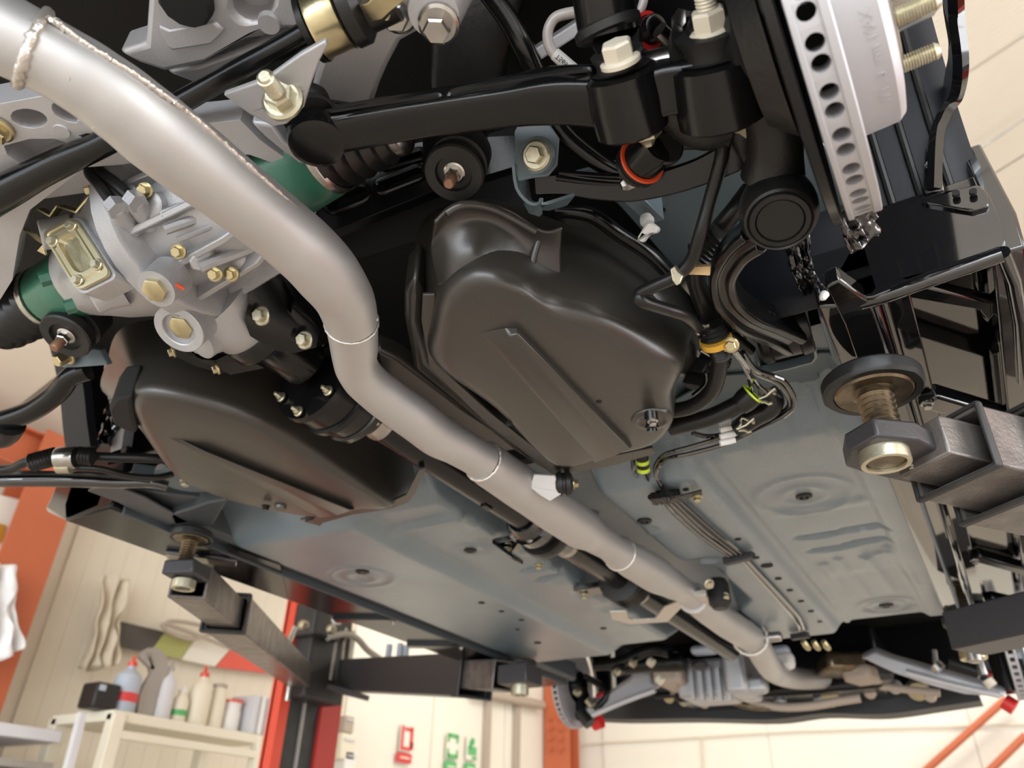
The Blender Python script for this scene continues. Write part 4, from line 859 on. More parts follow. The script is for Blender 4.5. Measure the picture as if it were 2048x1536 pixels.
# drain plugs in round bosses
dn_ = Vector((.05, -.42, -.9)).normalized(); c = D(362, 655, .80)
bm = B(); lathe(bm, c - dn_ * .05, dn_, [(0, .034), (.03, .028), (.05, .027)], 30); obj('drain_boss', bm, 'cast_alloy', df)
bm = B(); annulus(bm, c - dn_ * .002, dn_, .018, .0275, .007, 34); obj('drain_ring', bm, 'cast_alloy', df)
bm = B(); lathe(bm, c - dn_ * .004, dn_, [(0, .0135), (.006, .0135), (.007, .012)], 6); obj('drain_plug', bm, 'gold_zinc', df, label='gold hexagon drain plug')
c = D(310, 580, .730); bm = B(); lathe(bm, c - dn_ * .03, dn_, [(0, .021), (.028, .019)], 26); obj('filler_boss', bm, 'cast_alloy', df)
bm = B(); lathe(bm, c - dn_ * .003, dn_, [(0, .0125), (.006, .0125), (.007, .011)], 6); obj('filler_plug', bm, 'gold_zinc', df, label='gold hexagon filler plug')
bm = B(); tube(bm, [D(317, 548, .725), D(345, 566, .73), D(368, 578, .735)], .0018, 8); obj('sealant_line', bm, 'orange_seal', df, label='thin red sealant line')
# alloy lower mounting lugs
bm = B(); prism(bm, [D(*q) for q in ((365, 690, .84), (420, 660, .84), (470, 640, .85), (492, 660, .87), (470, 690, .88), (425, 715, .87), (390, 712, .86))], (0, .02, .05)); obj('mounting_lug', bm, 'cast_alloy', df, bev=.005)
bm = B(); prism(bm, [D(*q) for q in ((400, 590, .82), (440, 592, .84), (500, 630, .87), (480, 665, .87), (430, 640, .85))], (0, .03, .05)); obj('mounting_web', bm, 'cast_alloy', df, bev=.006)
# breather stubs and black pipes
for a_, b_ in (((230, 412), (182, 340)), ((268, 400), (200, 338))):
    v0, v1, v2 = D(*a_, .715), D((a_[0] + b_[0]) / 2 - 4, (a_[1] + b_[1]) / 2 - 3, .725), D(*b_, .74)
    bm = B(); tube(bm, [v0, v1, v2, v2 + Vector((.0, .03, .03))], .0058, 12, sm=5); obj('breather_hose', bm, 'boot_rubber', df, label='short black breather hose')
    bm = B(); lathe(bm, v0 - (v1 - v0).normalized() * .008, v1 - v0, [(0, .0098), (.012, .0098)], 6); obj('hose_nut', bm, 'cast_alloy', df)
    e = D(a_[0] + 34, a_[1] + 46, .745); bm = B(); tube(bm, [v0 + (v0 - v1).normalized() * .002, v0.lerp(e, .15), v0.lerp(e, .7), e], [.0075, .0098, .0102, .0115], 16); obj('hose_stub', bm, 'cast_alloy', df)
# green side housings with output shafts and boots
latx(-.875, [(-.87, .034), (-.866, .039), (-.835, .041), (-.80, .043), (-.78, .040)], 'green_paint', 'side_housing', 'green painted left side housing')
latx(-.50, [(-.50, .042), (-.48, .044), (-.43, .040), (-.424, .037)], 'green_paint', 'side_housing', 'green painted right side housing')
for x0, sg in ((-.80, 1), (-.86, 1)):
    bm = B(); lathe(bm, D(100, 555, .83) if x0 == -.86 else D(150, 610, .83), (-.5, -.5, -.5), [(0, .008), (.01, .008)], 6); obj('side_bolt', bm, 'green_paint', df)
# black mounting bracket in front with bolts
bm = B(); prism(bm, [D(*q) for q in ((512, 536, .82), (560, 548, .835), (590, 600, .85), (640, 660, .87), (632, 695, .875), (590, 706, .87), (545, 700, .855), (500, 672, .835), (488, 640, .82))], (0, .03, .03), [[D(*q) for q in ((562, 568, .838), (584, 590, .847), (583, 628, .849), (572, 618, .845))]]); obj('mount_bracket', bm, 'satin_black', df, bev=.003, label='black front mounting bracket')
bm = B(); prism(bm, [D(*q) for q in ((345, 690, .88), (375, 700, .88), (395, 718, .89), (430, 722, .90), (470, 700, .90), (505, 690, .92), (560, 700, .93), (540, 735, .94), (460, 752, .93), (400, 738, .91), (350, 715, .89))], (0, .02, .02)); obj('mount_crossbar', bm, 'satin_black', df, bev=.003)
for q in ((347, 704), (435, 738), (500, 697)): bolt(df, D(*q, .90), (-.6, -.6, -.5), .007, 'gold_zinc')
# rubber boots of the axle shafts
def bellows(x0, x1, r0, r1, n, nm, par, m='boot_rubber', dy0=0, dz0=0, dy1=0, dz1=0):
    pr = []; L_ = abs(x1 - x0)
    for k in range(n * 4 + 1):
        t = k / (n * 4); r = r0 + (r1 - r0) * t; r += (.0045 * math.sin(k * math.pi / 2) + .001) * (1 - .5 * t); pr.append((t * L_, r))
    bm = B(); lathe(bm, dx(x0, dy0, dz0), dx(x1, dy1, dz1) - dx(x0, dy0, dz0), pr, 34); return obj(nm, bm, m, par)
axr = thing('axle_shaft', 'right axle shaft with ribbed black boot beside the green housing', 'axle', dx(-.4))
bm = B(); lathe(bm, dx(-.424), (1, 0, 0), [(0, .039), (.007, .0395), (.009, .037)], 34); obj('boot_clamp', bm, 'steel', axr)
bellows(-.416, -.345, .034, .021, 5, 'axle_boot', axr, dy1=.008, dz1=-.008)
bm = B(); lathe(bm, dx(-.345, .008, -.008), Vector((.31, .03, -.05)), [(0, .0205), (.007, .0205), (.009, .017)], 28); obj('boot_clamp', bm, 'steel', axr)
bm = B(); lathe(bm, dx(-.315, .008, -.01), Vector((.31, .035, -.055)), [(0, .0125), (.30, .0125)], 22); obj('shaft', bm, 'steel', axr, label='bare steel shaft')
bellows(-.09, -.03, .02, .042, 4, 'outer_boot', axr, dy0=.035, dz0=-.05, dy1=.04, dz1=-.06)
axl = thing('axle_shaft', 'left axle shaft with ribbed black boot at the left edge of the picture', 'axle', dx(-.9))
bm = B(); lathe(bm, dx(-.87), (-1, 0, 0), [(0, .040), (.008, .0405), (.012, .038)], 34); obj('boot_clamp', bm, 'steel', axl)
bellows(-.882, -.985, .037, .024, 5, 'axle_boot', axl, dy1=.008, dz1=-.010)
bm = B(); lathe(bm, dx(-.985, .008, -.01), Vector((-.31, .03, -.05)), [(0, .0125), (.30, .0125)], 20); obj('shaft', bm, 'steel', axl)
# gold brackets behind, on the far side of the differential
gb = B(); sweep(gb, [D(40, 445, .84), D(62, 470, .82), D(80, 478, .81), D(82, 495, .81), D(90, 500, .81)], [(-.008, -.001), (.008, -.001), (.008, .001), (-.008, .001)], (0, 0, 1)); obj('clip_bracket', gb, 'gold_zinc', df, label='bent gold bracket')
gb = B(); sweep(gb, [D(82, 418, .80), D(105, 432, .80), D(122, 412, .80), D(160, 424, .79), D(176, 400, .79), D(190, 388, .79)], [(-.006, -.001), (.006, -.001), (.006, .001), (-.006, .001)], (.3, -1, 1)); obj('clip_bracket', gb, 'gold_zinc', df, label='zigzag gold bracket')
bolt(df, D(186, 378, .78), (-.8, -.5, -.3), .009, 'gold_zinc')

# ================================================================ REAR SUBFRAME (silver) AND ITS MOUNTS
SZ = .545
sf = thing('rear_subframe', 'silver painted cast rear subframe carrying differential and links', 'subframe', P(200, 260, SZ))
def plate(z, pts, holes, t, m, nm, par, bev=.003, lb=None, n=None):
    lp_ = L(z, pts); lp_ = resample(smooth(lp_ + [lp_[0]], 4)[:-1], n) if n else lp_
    bm = B(); prism(bm, lp_, (0, 0, t), [L(z, h) for h in holes]); return obj(nm, bm, m, par, bev=bev, label=lb)
# left lattice plate with cast pockets
plate(SZ, [(-40, 215), (95, 190), (230, 195), (380, 250), (480, 240), (520, 280), (600, 338), (650, 325), (700, 280), (690, 300), (660, 345), (600, 345), (500, 310), (430, 305), (330, 318), (240, 330), (170, 335), (60, 420), (40, 470), (25, 560), (0, 600), (-60, 600), (-60, 215)],
      [circ(58, 237, 37, 19, rot=8), circ(140, 222, 38, 22, rot=18), [(8, 292), (60, 278), (110, 278), (140, 288), (55, 338), (15, 310)], [(155, 272), (190, 262), (225, 280), (190, 285)]], .03, 'subframe_silver', 'crossmember', sf, .004, 'silver crossmember with cast pockets')
plate(SZ + .022, [(-60, 190), (300, 190), (560, 300), (560, 330), (-60, 420)], [], .004, 'subframe_silver', 'pocket_floor', sf, .001)
for q in ((124, 262), (172, 252)): bm = B(); lathe(bm, P(*q, SZ), DOWN, [(-.002, .008), (.0015, .007)], 18); obj('cast_pad', bm, 'subframe_silver', sf)
bolt(sf, P(-5, 258, SZ - .002), DOWN, .014, 'gold_zinc')
# upper broad casting
plate(.60, [(235, 105), (290, 88), (300, -60), (640, -60), (660, 30), (640, 60), (560, 60), (470, 90), (400, 130), (330, 145), (280, 128)], [circ(372, -8, 38, 26), circ(505, 8, 42, 38)], .035, 'subframe_silver', 'upper_casting', sf, .006, 'broad upper casting')
plate(.625, [(290, -60), (640, -60), (640, 60), (460, 80)], [], .004, 'subframe_silver', 'pocket_floor', sf, .001)
plate(.596, [(316, 52), (340, 62), (430, 45), (448, 62), (420, 90), (345, 102), (335, 95)], [], .005, 'subframe_silver', 'cast_pad', sf, .002)
bm = B(); lathe(bm, P(370, 6, .592), DOWN, [(-.02, .022), (0, .022), (.004, .019)], 12); obj('bung', bm, 'void_black', sf)
bm = B(); lathe(bm, P(538, 48, .598), DOWN, [(-.004, .010), (.0015, .009)], 20); obj('cast_pad', bm, 'subframe_silver', sf)
plate(.615, [(330, 145), (400, 130), (560, 70), (640, 60), (600, 100), (470, 150), (400, 172)], [], .03, 'subframe_silver', 'web', sf, .004)
# tongue that takes the lateral link
plate(.505, [(446, 190), (530, 160), (600, 110), (650, 82), (655, 92), (640, 120), (618, 180), (608, 215), (575, 248), (545, 253), (500, 230)], [circ(560, 185, 22, 16, rot=-20)], .006, 'subframe_silver', 'link_tongue', sf, .0015, 'upper silver tongue plate', )
plate(.528, [(500, 245), (530, 275), (560, 300), (600, 330), (645, 322), (680, 300), (700, 280), (690, 262), (640, 290), (600, 300), (570, 285), (545, 250)], [], .025, 'subframe_silver', 'lower_tongue', sf, .003)
# arch casting to the body mount bolt
plate(.575, [(640, 60), (700, 40), (760, -50), (925, -50), (912, 30), (905, 62), (870, 72), (842, 62), (800, 85), (776, 130), (758, 170), (745, 210), (700, 215), (640, 205), (622, 180), (640, 120)], [], .03, 'subframe_silver', 'arch_arm', sf, .005, 'curved silver arm to the body mount')
bm = B(); v = P(878, 44, .555); lathe(bm, v + Vector((0, 0, .05)), Vector((0, -.15, -1)), [(0, .026), (.045, .022), (.05, .020)], 30); obj('mount_boss', bm, 'subframe_silver', sf)
bolt(sf, v + Vector((0, 0, -.002)), (0, -.15, -1), .0165, 'steel', h=.013, hexr=.011, label='round-flanged steel bolt')
bn_ = D(566, 202, .595); bt_ = D(530, 155, .562); axn = (bt_ - bn_)
bolt(sf, bn_, axn, .0165, 'pale_zinc', stud=axn.length, h=.012, hexr=.0115, label='pale zinc nut on long threaded stud')
# body mounts: black bush discs with bolts
for (px, py, z, r, lb, tone) in ((910, 342, .545, .0285, 'round black rubber subframe bush with a rusty bolt tip above the tank cover', 1), (136, 668, .53, .031, 'round black rubber subframe bush beside the left axle boot', 0)):
    c = P(px, py, z) if tone else D(px, py, .91); ax = Vector((.05, -.35, -1)).normalized(); t = thing('subframe_bush', lb, 'bush', c)
    bm = B(); lathe(bm, c - ax * .045, ax, [(0, r * .95), (.03, r * .98), (.032, r * .8), (.038, r * .8), (.040, r), (.050, r), (.052, r * .94), (.0515, r * .62), (.047, r * .58), (.047, r * .4)], 36); obj('bush_body', bm, 'rubber', t)
    bolt(t, c + ax * .003, ax, r * .36, 'steel', stud=.022, h=.010)
    bm = B(); lathe(bm, c + ax * .015, ax, [(0, r * .19), (.012, r * .19), (.014, r * .14)], 14); obj('bolt_tip', bm, 'rusty_steel', t)

# ================================================================ ROD WITH GOLD COLLAR (crosses the picture behind the exhaust)
sb = thing('anti_roll_bar', 'straight black rod crossing behind the exhaust, gold collar at its upper end', 'rod', P(300, 270, .5))
rp_ = [(-60, 425, .53, 76), (0, 389, .53, 70), (100, 335, .535, 60), (200, 290, .54, 52), (320, 228, .545, 46), (450, 155, .55, 43), (560, 95, .555, 44), (640, 50, .56, 46), (700, 20, .565, 48)]
c = [P(x, y, z) for x, y, z, w in rp_]; bm = B(); tube(bm, c, [w / 2 * dep(p) / FPX for p, (_, _, _, w) in zip(c, rp_)], 22, 4); obj('bar', bm, 'satin_black', sb)
g0_, g1_ = P(612, 62, .555), P(725, 10, .565); gv = g1_ - g0_; gl = gv.length
bm = B(); lathe(bm, g0_, gv, [(0, .018), (.003, .0265), (.008, .0275), (.009, .020)], 34); obj('collar_rim', bm, 'boot_rubber', sb)
bm = B(); lathe(bm, g0_, gv, [(.009, .0255), (.0095, .027), (.012, .0255), (.030, .0255), (.033, .027), (.034, .025)], 34); obj('collar', bm, 'gold_zinc', sb, label='shiny gold collar')
bm = B(); lathe(bm, g0_, gv, [(.034, .024), (.036, .028), (.046, .028), (.052, .022), (.075, .022)], 34); obj('bushing', bm, 'boot_rubber', sb, label='black rubber bushing')
bm = B(); sweep(bm, [P(735, 22, .545), P(752, 18, .54), P(768, 2, .54), P(795, -20, .54)], [(-.008, -.003), (.008, -.003), (.008, .003), (-.008, .003)], (0, 0, 1)); obj('bracket', bm, 'gold_zinc', sb, bev=.001)
bolt(sb, P(796, 24, .575), (0, -.2, -1), .017, 'steel', h=.012)
bolt(sb, P(772, 22, .555), (0, -.2, -1), .008, 'gold_zinc')

# ================================================================ TANK COVERS
def catmull_closed(pts, n):
    pts = [Vector(p) for p in pts]; m = len(pts); out = []
    for i in range(m):
        p0, p1, p2, p3 = pts[i - 1], pts[i], pts[(i + 1) % m], pts[(i + 2) % m]
        for k in range(6):
            t = k / 6; t2 = t * t; t3 = t2 * t
            out.append(.5 * ((2 * p1) + (p2 - p0) * t + (2 * p0 - 5 * p1 + 4 * p2 - p3) * t2 + (3 * p1 - p0 - 3 * p2 + p3) * t3))
    return out
def shell(name, bottom, top, zb, zt, m, par, label=None, rnd=.022, n=96, out=.01, sag=0):
    """bottom: corner list on plane zb; top: matching list, each a pixel on plane zt or None (straight above, slightly outward)."""
    Bp = [P(x, y, zb) for x, y in bottom]; c = sum(Bp, Vector()) / len(Bp); Tp = []
    for i, q in enumerate(top):
        if q is None: v = (Bp[i] - c); v.z = 0; Tp.append(Bp[i] + v.normalized() * out + Vector((0, 0, zt - zb)))
        else: Tp.append(P(*q, zt))
    Bc, Tc = catmull_closed(Bp, 0), catmull_closed(Tp, 0); bm = B(); rings = []
    def mixr(s, z, inset=0): 
        r = []
        for b, t in zip(Bc, Tc):
            p = b.lerp(t, s); p.z = CH + z; v = (c - p); v.z = 0; p = p + v.normalized() * inset; r.append(p)
        return r
    H = zt - zb
    rings.append(mixr(1, zt)); rings.append(mixr(.75, zb + H * .75)); rings.append(mixr(.4, zb + H * .42)); rings.append(mixr(.12, zb + rnd))
    for k in range(1, 6): a = math.pi / 2 * k / 5; rings.append(mixr(.12 * (1 - k / 5), zb + rnd * (1 - math.sin(a)), rnd * (1 - math.cos(a))))
    for q in (.35, .7): rings.append([p.lerp(Vector((c.x, c.y, CH + zb)), q) + Vector((0, 0, -sag * q)) for p in rings[8]])
    rs = loft(bm, rings, False, False); cv_ = bm.verts.new((c.x, c.y, CH + zb - sag)); last = rs[-1]
    for i in range(len(last)): bm.faces.new((last[i], last[(i + 1) % len(last)], cv_))
    return obj(name, bm, m, par, sharp=70, label=label)
ZB = .448
tr = thing('fuel_tank_cover', 'large satin black stamped tank cover in the middle, right of the exhaust', 'tank cover', P(1120, 780, ZB))
bot = [(872, 655), (893, 590), (958, 552), (1040, 572), (1110, 615), (1200, 640), (1290, 690), (1362, 735), (1350, 800), (1348, 860), (1308, 900), (1215, 922), (1112, 940), (990, 832), (872, 728)]
top_ = [(822, 560), (848, 440), (940, 400), (1030, 410), (1110, 440), (1230, 480), (1330, 540), (1400, 620), None, None, None, None, None, None, (838, 690)]
shell('tank_shell', bot, top_, ZB, .60, 'tank_black', tr, 'satin black pressed tank shell', rnd=.02)
# bolted flange behind it, edge lit
bm = B(); fl = [(845, 590), (842, 640), (858, 735), (975, 850), (1106, 950), (1210, 935), (1309, 908), (1306, 896), (1210, 915), (1113, 930), (985, 830), (872, 728), (866, 650), (870, 590)]
prism(bm, [P(x, y, .472) for x, y in fl], (0, 0, .004)); obj('front_flange', bm, 'tank_black', tr, bev=.001)
bm = B(); prism(bm, L(.50, [(808, 590), (808, 640), (828, 740), (1030, 905), (1100, 950), (1085, 930), (960, 820), (858, 728), (842, 640), (846, 590), (830, 560)]), (0, 0, .06)); obj('side_channel', bm, 'tank_black', tr, bev=.012)
# second inner ledge between exhaust and cover
bm = B(); prism(bm, L(.535, [(752, 700), (800, 720), (930, 820), (1050, 900), (1010, 905), (880, 830), (760, 745)]), (0, 0, .03)); obj('inner_ledge', bm, 'tank_black', tr, bev=.006)
# raised rib on the flat bottom: triangular beginning, square end
def raised(name, pts, z, h, m, par, inset=.006, lb=None):
    base = L(z, pts); c = sum(base, Vector()) / len(base); bm = B(); low = []
    n = len(base)
    for i, p in enumerate(base):
        a, b = base[i - 1], base[(i + 1) % n]; e1, e2 = (p - a).normalized(), (b - p).normalized(); nn = Vector((-(e1 + e2).y, (e1 + e2).x, 0)).normalized()
        if nn.dot(c - p) < 0: nn = -nn
        low.append(p + nn * inset + Vector((0, 0, -h)))
    loft(bm, [base, low]); return obj(name, bm, m, par, bev=.002, label=lb)
bm = B(); loft(bm, [L(ZB + .0015, [(955, 662), (1012, 653), (1036, 655), (1266, 892), (1190, 927)]), L(ZB - .008, [(1000, 690), (1020, 672), (1036, 668), (1260, 898), (1232, 910)])]); obj('stiffening_rib', bm, 'tank_black', tr, bev=.0015, label='tapered stiffening rib')
# upper shield with formed ridge
upz = lambda pts, d: [D(x, y, d) for x, y in pts]
bm = B(); rows = []
sh = [[(868, 440, .70), (900, 412, .705), (960, 402, .715), (1020, 418, .73), (1085, 458, .745), (1122, 452, .75)],
      [(864, 480, .735), (900, 450, .72), (955, 440, .73), (1010, 455, .745), (1070, 490, .76), (1120, 500, .77)],
      [(868, 520, .745), (902, 515, .725), (945, 505, .72), (1000, 520, .74), (1065, 545, .765), (1120, 550, .78)],
      [(880, 570, .75), (905, 562, .73), (945, 545, .725), (1000, 552, .742), (1060, 575, .76), (1118, 600, .775)]]
ctrl = [[D(*q) for q in r] for r in sh]
fine = [smooth(r, 6) for r in ctrl]; cols = list(zip(*fine)); cols = [smooth(list(c_), 6) for c_ in cols]
for c_ in cols: rows.append([bm.verts.new(p) for p in c_])
for i in range(len(rows) - 1):
    for j in range(len(rows[0]) - 1): bm.faces.new((rows[i][j], rows[i][j + 1], rows[i + 1][j + 1], rows[i + 1][j]))
o = obj('upper_shield', bm, 'tank_black', tr, sharp=80, label='curved upper shield with pressed ridge'); s = o.modifiers.new('t', 'SOLIDIFY'); s.thickness = .003
bm = B(); tube(bm, [D(893, 426, .705), D(918, 412, .705), D(950, 410, .712), D(990, 420, .722), D(1030, 440, .732), D(1070, 463, .742)], .0042, 10, sm=5); obj('pressed_bead', bm, 'tank_black', tr)
bm = B(); tube(bm, [D(1077, 480, .757), D(1066, 520, .758), D(1062, 555, .76), D(1070, 570, .765)], .0035, 10, sm=5); obj('pressed_bead', bm, 'tank_black', tr)
# main tank body behind, recessed
shell('tank_body', [(1110, 560), (1180, 590), (1250, 590), (1340, 620), (1385, 690), (1390, 760), (1300, 780), (1150, 700)], [(1120, 430), (1180, 440), (1260, 470), (1340, 520), (1405, 600), None, None, None], .52, .66, 'tank_black', tr, rnd=.03)
c = P(1304, 842, ZB - .002)
bm = B(); lathe(bm, P(1304, 838, ZB), DOWN, [(-.002, .026), (.002, .024), (.003, .018), (.0, .014), (-.002, .008)], 30); obj('bolt_pocket', bm, 'tank_black', tr)
bm = B(); lathe(bm, P(1302, 830, ZB - .004), (-.1, .25, -1), [(-.004, .008), (.006, .008), (.007, .0065), (.012, .0065), (.013, .0078), (.016, .0078), (.017, .006), (.020, .006)], 16); obj('tank_bolt', bm, 'satin_black', tr)
bolt(tr, P(1305, 842, ZB - .022), (.05, .05, -1), .0062, 'steel')
for q in ((1198, 803), (1017, 849)): bm = B(); lathe(bm, P(*q, ZB), DOWN, [(-.003, .0032), (.0006, .0035), (.0008, .002)], 12); obj('drain_hole', bm, 'void_black', tr)
# left cover
tl_ = thing('fuel_tank_cover', 'satin black stamped tank cover at left, mirrored twin of the middle one', 'tank cover', P(550, 930, ZB))
bl = [(262, 808), (300, 786), (400, 806), (520, 852), (640, 925), (780, 1012), (725, 1024), (650, 1040), (560, 1030), (450, 1005), (350, 962), (302, 885)]
tlp = [(215, 720), (255, 650), (420, 640), (600, 700), (735, 800), (858, 945), None, None, None, None, None, (215, 790)]
shell('tank_shell', bl, tlp, ZB + .012, .60, 'tank_black', tl_, 'satin black pressed tank shell', rnd=.018)
bm = B(); prism(bm, L(.475, [(852, 938), (832, 985), (818, 1005), (785, 1018), (705, 1030), (640, 1048), (600, 1040), (640, 1030), (700, 1018), (780, 1005), (812, 990), (838, 940)]), (0, 0, .004)); obj('front_flange', bm, 'tank_black', tl_, bev=.001)
bm = B(); prism(bm, L(.462, [(640, 1022), (655, 1026), (648, 1042), (640, 1052), (610, 1044), (626, 1040)]), (0, 0, .01)); obj('flange_tab', bm, 'tank_black', tl_)
bm = B(); loft(bm, [L(ZB + .0135, [(325, 870), (352, 874), (712, 1018), (638, 1036)]), L(ZB + .004, [(400, 905), (412, 904), (700, 1020), (672, 1032)])]); obj('stiffening_rib', bm, 'tank_black', tl_, bev=.0015)
bm = B(); prism(bm, L(.46, [(217, 818), (230, 800), (262, 796), (266, 830), (273, 868), (248, 862), (226, 848)]), (0, 0, .05)); obj('hanging_tab', bm, 'void_black', tl_, bev=.004)
bolt(tl_, P(532, 1013, ZB + .006), DOWN, .007, 'satin_black')
for q in ((560, 1016),): bm = B(); lathe(bm, P(*q, ZB + .01), DOWN, [(-.002, .010), (.002, .009)], 20); obj('plug', bm, 'tank_black', tl_)
bm = B(); tube(bm, [PX(*q, -1.12) for q in ((222, 712), (216, 735), (218, 765))], .006, 10); obj('strap_hook', bm, 'steel', tl_)
# black heat shield with slots, behind (between the green housing and the tank)
hs = thing('slotted_crossmember', 'black crossmember with long oval slots behind the right axle boot', 'crossmember', D(800, 360, .86))
def dplate(pts, d, holes, vec, m, nm, par, bev=.002, lb=None):
    bm = B(); prism(bm, [D(x, y, d) for x, y in pts], vec, [[D(x, y, d) for x, y in h] for h in holes]); return obj(nm, bm, m, par, bev=bev, label=lb)
def slot(x0, y0, x1, y1, r):
    a = math.atan2(y1 - y0, x1 - x0); return [(x0 + r * math.cos(a + math.pi / 2 + math.pi * k / 6), y0 + r * math.sin(a + math.pi / 2 + math.pi * k / 6)) for k in range(7)] + [(x1 + r * math.cos(a - math.pi / 2 + math.pi * k / 6), y1 + r * math.sin(a - math.pi / 2 + math.pi * k / 6)) for k in range(7)]
dplate([(610, 440), (600, 390), (640, 350), (760, 300), (860, 280), (1030, 270), (1040, 330), (860, 385), (760, 425), (650, 470)], .84, [slot(665, 408, 722, 386, 16), slot(765, 372, 835, 345, 13), slot(770, 328, 840, 308, 9)], (0, .02, .012), 'satin_black', 'slotted_plate', hs, .003)
for sl in (slot(665, 408, 722, 386, 17), slot(765, 372, 835, 345, 14), slot(770, 328, 840, 308, 10)):
    bm = B(); tube(bm, [D(x, y, .838) for x, y in sl + sl[:2]], .0028, 8); obj('slot_rim', bm, 'satin_black', hs)
dplate([(600, 380), (1030, 250), (1060, 420), (700, 520)], .90, [], (0, .01, .008), 'void_black', 'back_plate', hs)
# ================================================================ LATERAL LINK, HUB CARRIER
lk = thing('lateral_link', 'thick forged black suspension link from the silver tongue to the wheel hub', 'suspension link', D(930, 220, .68))
def sect(w, h, ch=.35, dp=.3):
    a, b = w / 2, h / 2; return [(-a, -b), (a, -b), (a, b), (a * ch, b), (a * ch * .8, b - h * dp), (-a * ch * .8, b - h * dp), (-a * ch, b), (-a, b)]
pts = [D(630, 262, .668), D(700, 250, .66), D(850, 224, .642), D(1000, 202, .62), D(1120, 186, .604), D(1225, 190, .597)]
view_up = (Vector((0, -.95, .12))).normalized()
bm = B(); sweep(bm, pts, [(-.0155, -.016), (-.0155, .010), (-.011, .016), (.011, .016), (.0155, .010), (.0155, -.016), (.011, -.020), (-.011, -.020)], view_up, sm=6, scale=[1.05, .95, .92, .95, 1.08, 1.15]); lb_ = obj('link_body', bm, 'satin_black', lk, bev=.002)
# raised rims framing the two long recesses on the upper face
def rim(pts2, r, par, m='satin_black', nm='pressed_rim'):
    bm = B(); tube(bm, [D(*q) for q in pts2], r, 8, sm=4); return obj(nm, bm, m, par)
rim([(650, 224, .648), (760, 207, .638), (850, 194, .627), (878, 190, .624), (880, 198, .624), (850, 206, .627), (760, 223, .638), (655, 239, .647), (640, 233, .649), (650, 224, .648)], .0026, lk)
rim([(902, 187, .620), (925, 179, .617), (1050, 157, .600), (1165, 140, .584), (1180, 146, .583), (1165, 160, .583), (1050, 178, .600), (915, 202, .617), (898, 197, .620), (902, 187, .620)], .003, lk)
# inner eye
ax_i = Vector((-.25, -.75, -.6)).normalized(); ci = D(612, 264, .665)
c0 = D(636, 238, .676); bm = B(); lathe(bm, c0, D(634, 300, .652) - c0, [(0, .020), (.003, .0245), (.010, .026), (.028, .0262), (.035, .024), (.038, .018)], 40); obj('inner_eye', bm, 'satin_black', lk, label='rounded inner eye of the link')
bm = B(); lathe(bm, D(612, 218, .655), Vector((.25, .35, -1)), [(-.012, .018), (-.008, .022), (-.004, .022), (0, .019), (.004, .022), (.009, .022)], 28); obj('inner_bush', bm, 'rubber', lk)
# outer eyes
axo = (D(1268, 262, .60) - D(1238, 118, .57)).normalized()
def eye(c0, L_, r, nm): bm = B(); lathe(bm, c0, axo, [(0, r * .82), (.003, r), (L_ * .5, r * 1.03), (L_ - .003, r), (L_, r * .85)], 36); return obj(nm, bm, 'satin_black', lk)
e1_ = D(1240, 138, .578); eye(e1_, .050, .0285, 'outer_eye'); e2x = D(1428, 112, .560); eye(e2x, .050, .0330, 'outer_eye')
bm = B(); sweep(bm, [D(1255, 200, .585), D(1330, 172, .58), D(1430, 160, .565)], [(-.014, -.02), (.014, -.02), (.014, .018), (-.014, .018)], axo * -1, sm=4); obj('bridge', bm, 'satin_black', lk, bev=.005)
bm = B(); lathe(bm, e1_ - axo * .001, axo, [(0, .023), (.0005, .018), (-.004, .017), (-.012, .020), (-.014, .016)], 30); obj('eye_bush', bm, 'rubber', lk)
bm = B(); lathe(bm, e2x - axo * .001, axo, [(0, .028), (.001, .022), (-.006, .021), (-.016, .026), (-.018, .02)], 30); obj('eye_bush', bm, 'rubber', lk)
bolt(lk, D(1241, 124, .560), -axo + Vector((0, -.25, 0)), .0150, 'primer_cream', h=.0135, hexr=.0118, dome=True, label='large cream-coloured flange bolt, oily stain')
bolt(lk, D(1422, 66, .545), -axo + Vector((0, -.2, 0)), .0150, 'primer_cream', h=.015, hexr=.0125, stud=.027, label='cream-coloured nut on a pointed stud')
for q, d_ in (((1292, 262), .60), ((1482, 215), .585)): bm = B(); lathe(bm, D(*q, d_), axo, [(0, .012), (.004, .012), (.008, .006), (.012, .004)], 6); obj('bolt_end', bm, 'pale_zinc', lk)
# clevis of the damper over the first eye
dp_ = thing('damper', 'black damper strut coming down onto the cream flange bolt', 'damper', D(1222, 60, .57))
bm = B(); cyl(bm, D(1190, -120, .56), D(1218, 66, .585), .0235, 28); obj('damper_tube', bm, 'satin_black', dp_)
bm = B(); lathe(bm, D(1212, 44, .583), D(1218, 66, .585) - D(1210, 40, .583), [(0, .0235), (.002, .026), (.008, .026), (.010, .023)], 26); obj('weld_ring', bm, 'rubber', dp_)
bm = B(); prism(bm, [D(*q) for q in ((1180, 90, .575), (1192, 62, .577), (1240, 44, .580), (1280, 48, .578), (1286, 100, .572), (1278, 130, .566), (1240, 142, .562), (1205, 132, .565), (1195, 112, .57))], Vector((0, .75, .4)) * .006); obj('clevis_plate', bm, 'satin_black', dp_, bev=.002, label='rounded clevis plate')
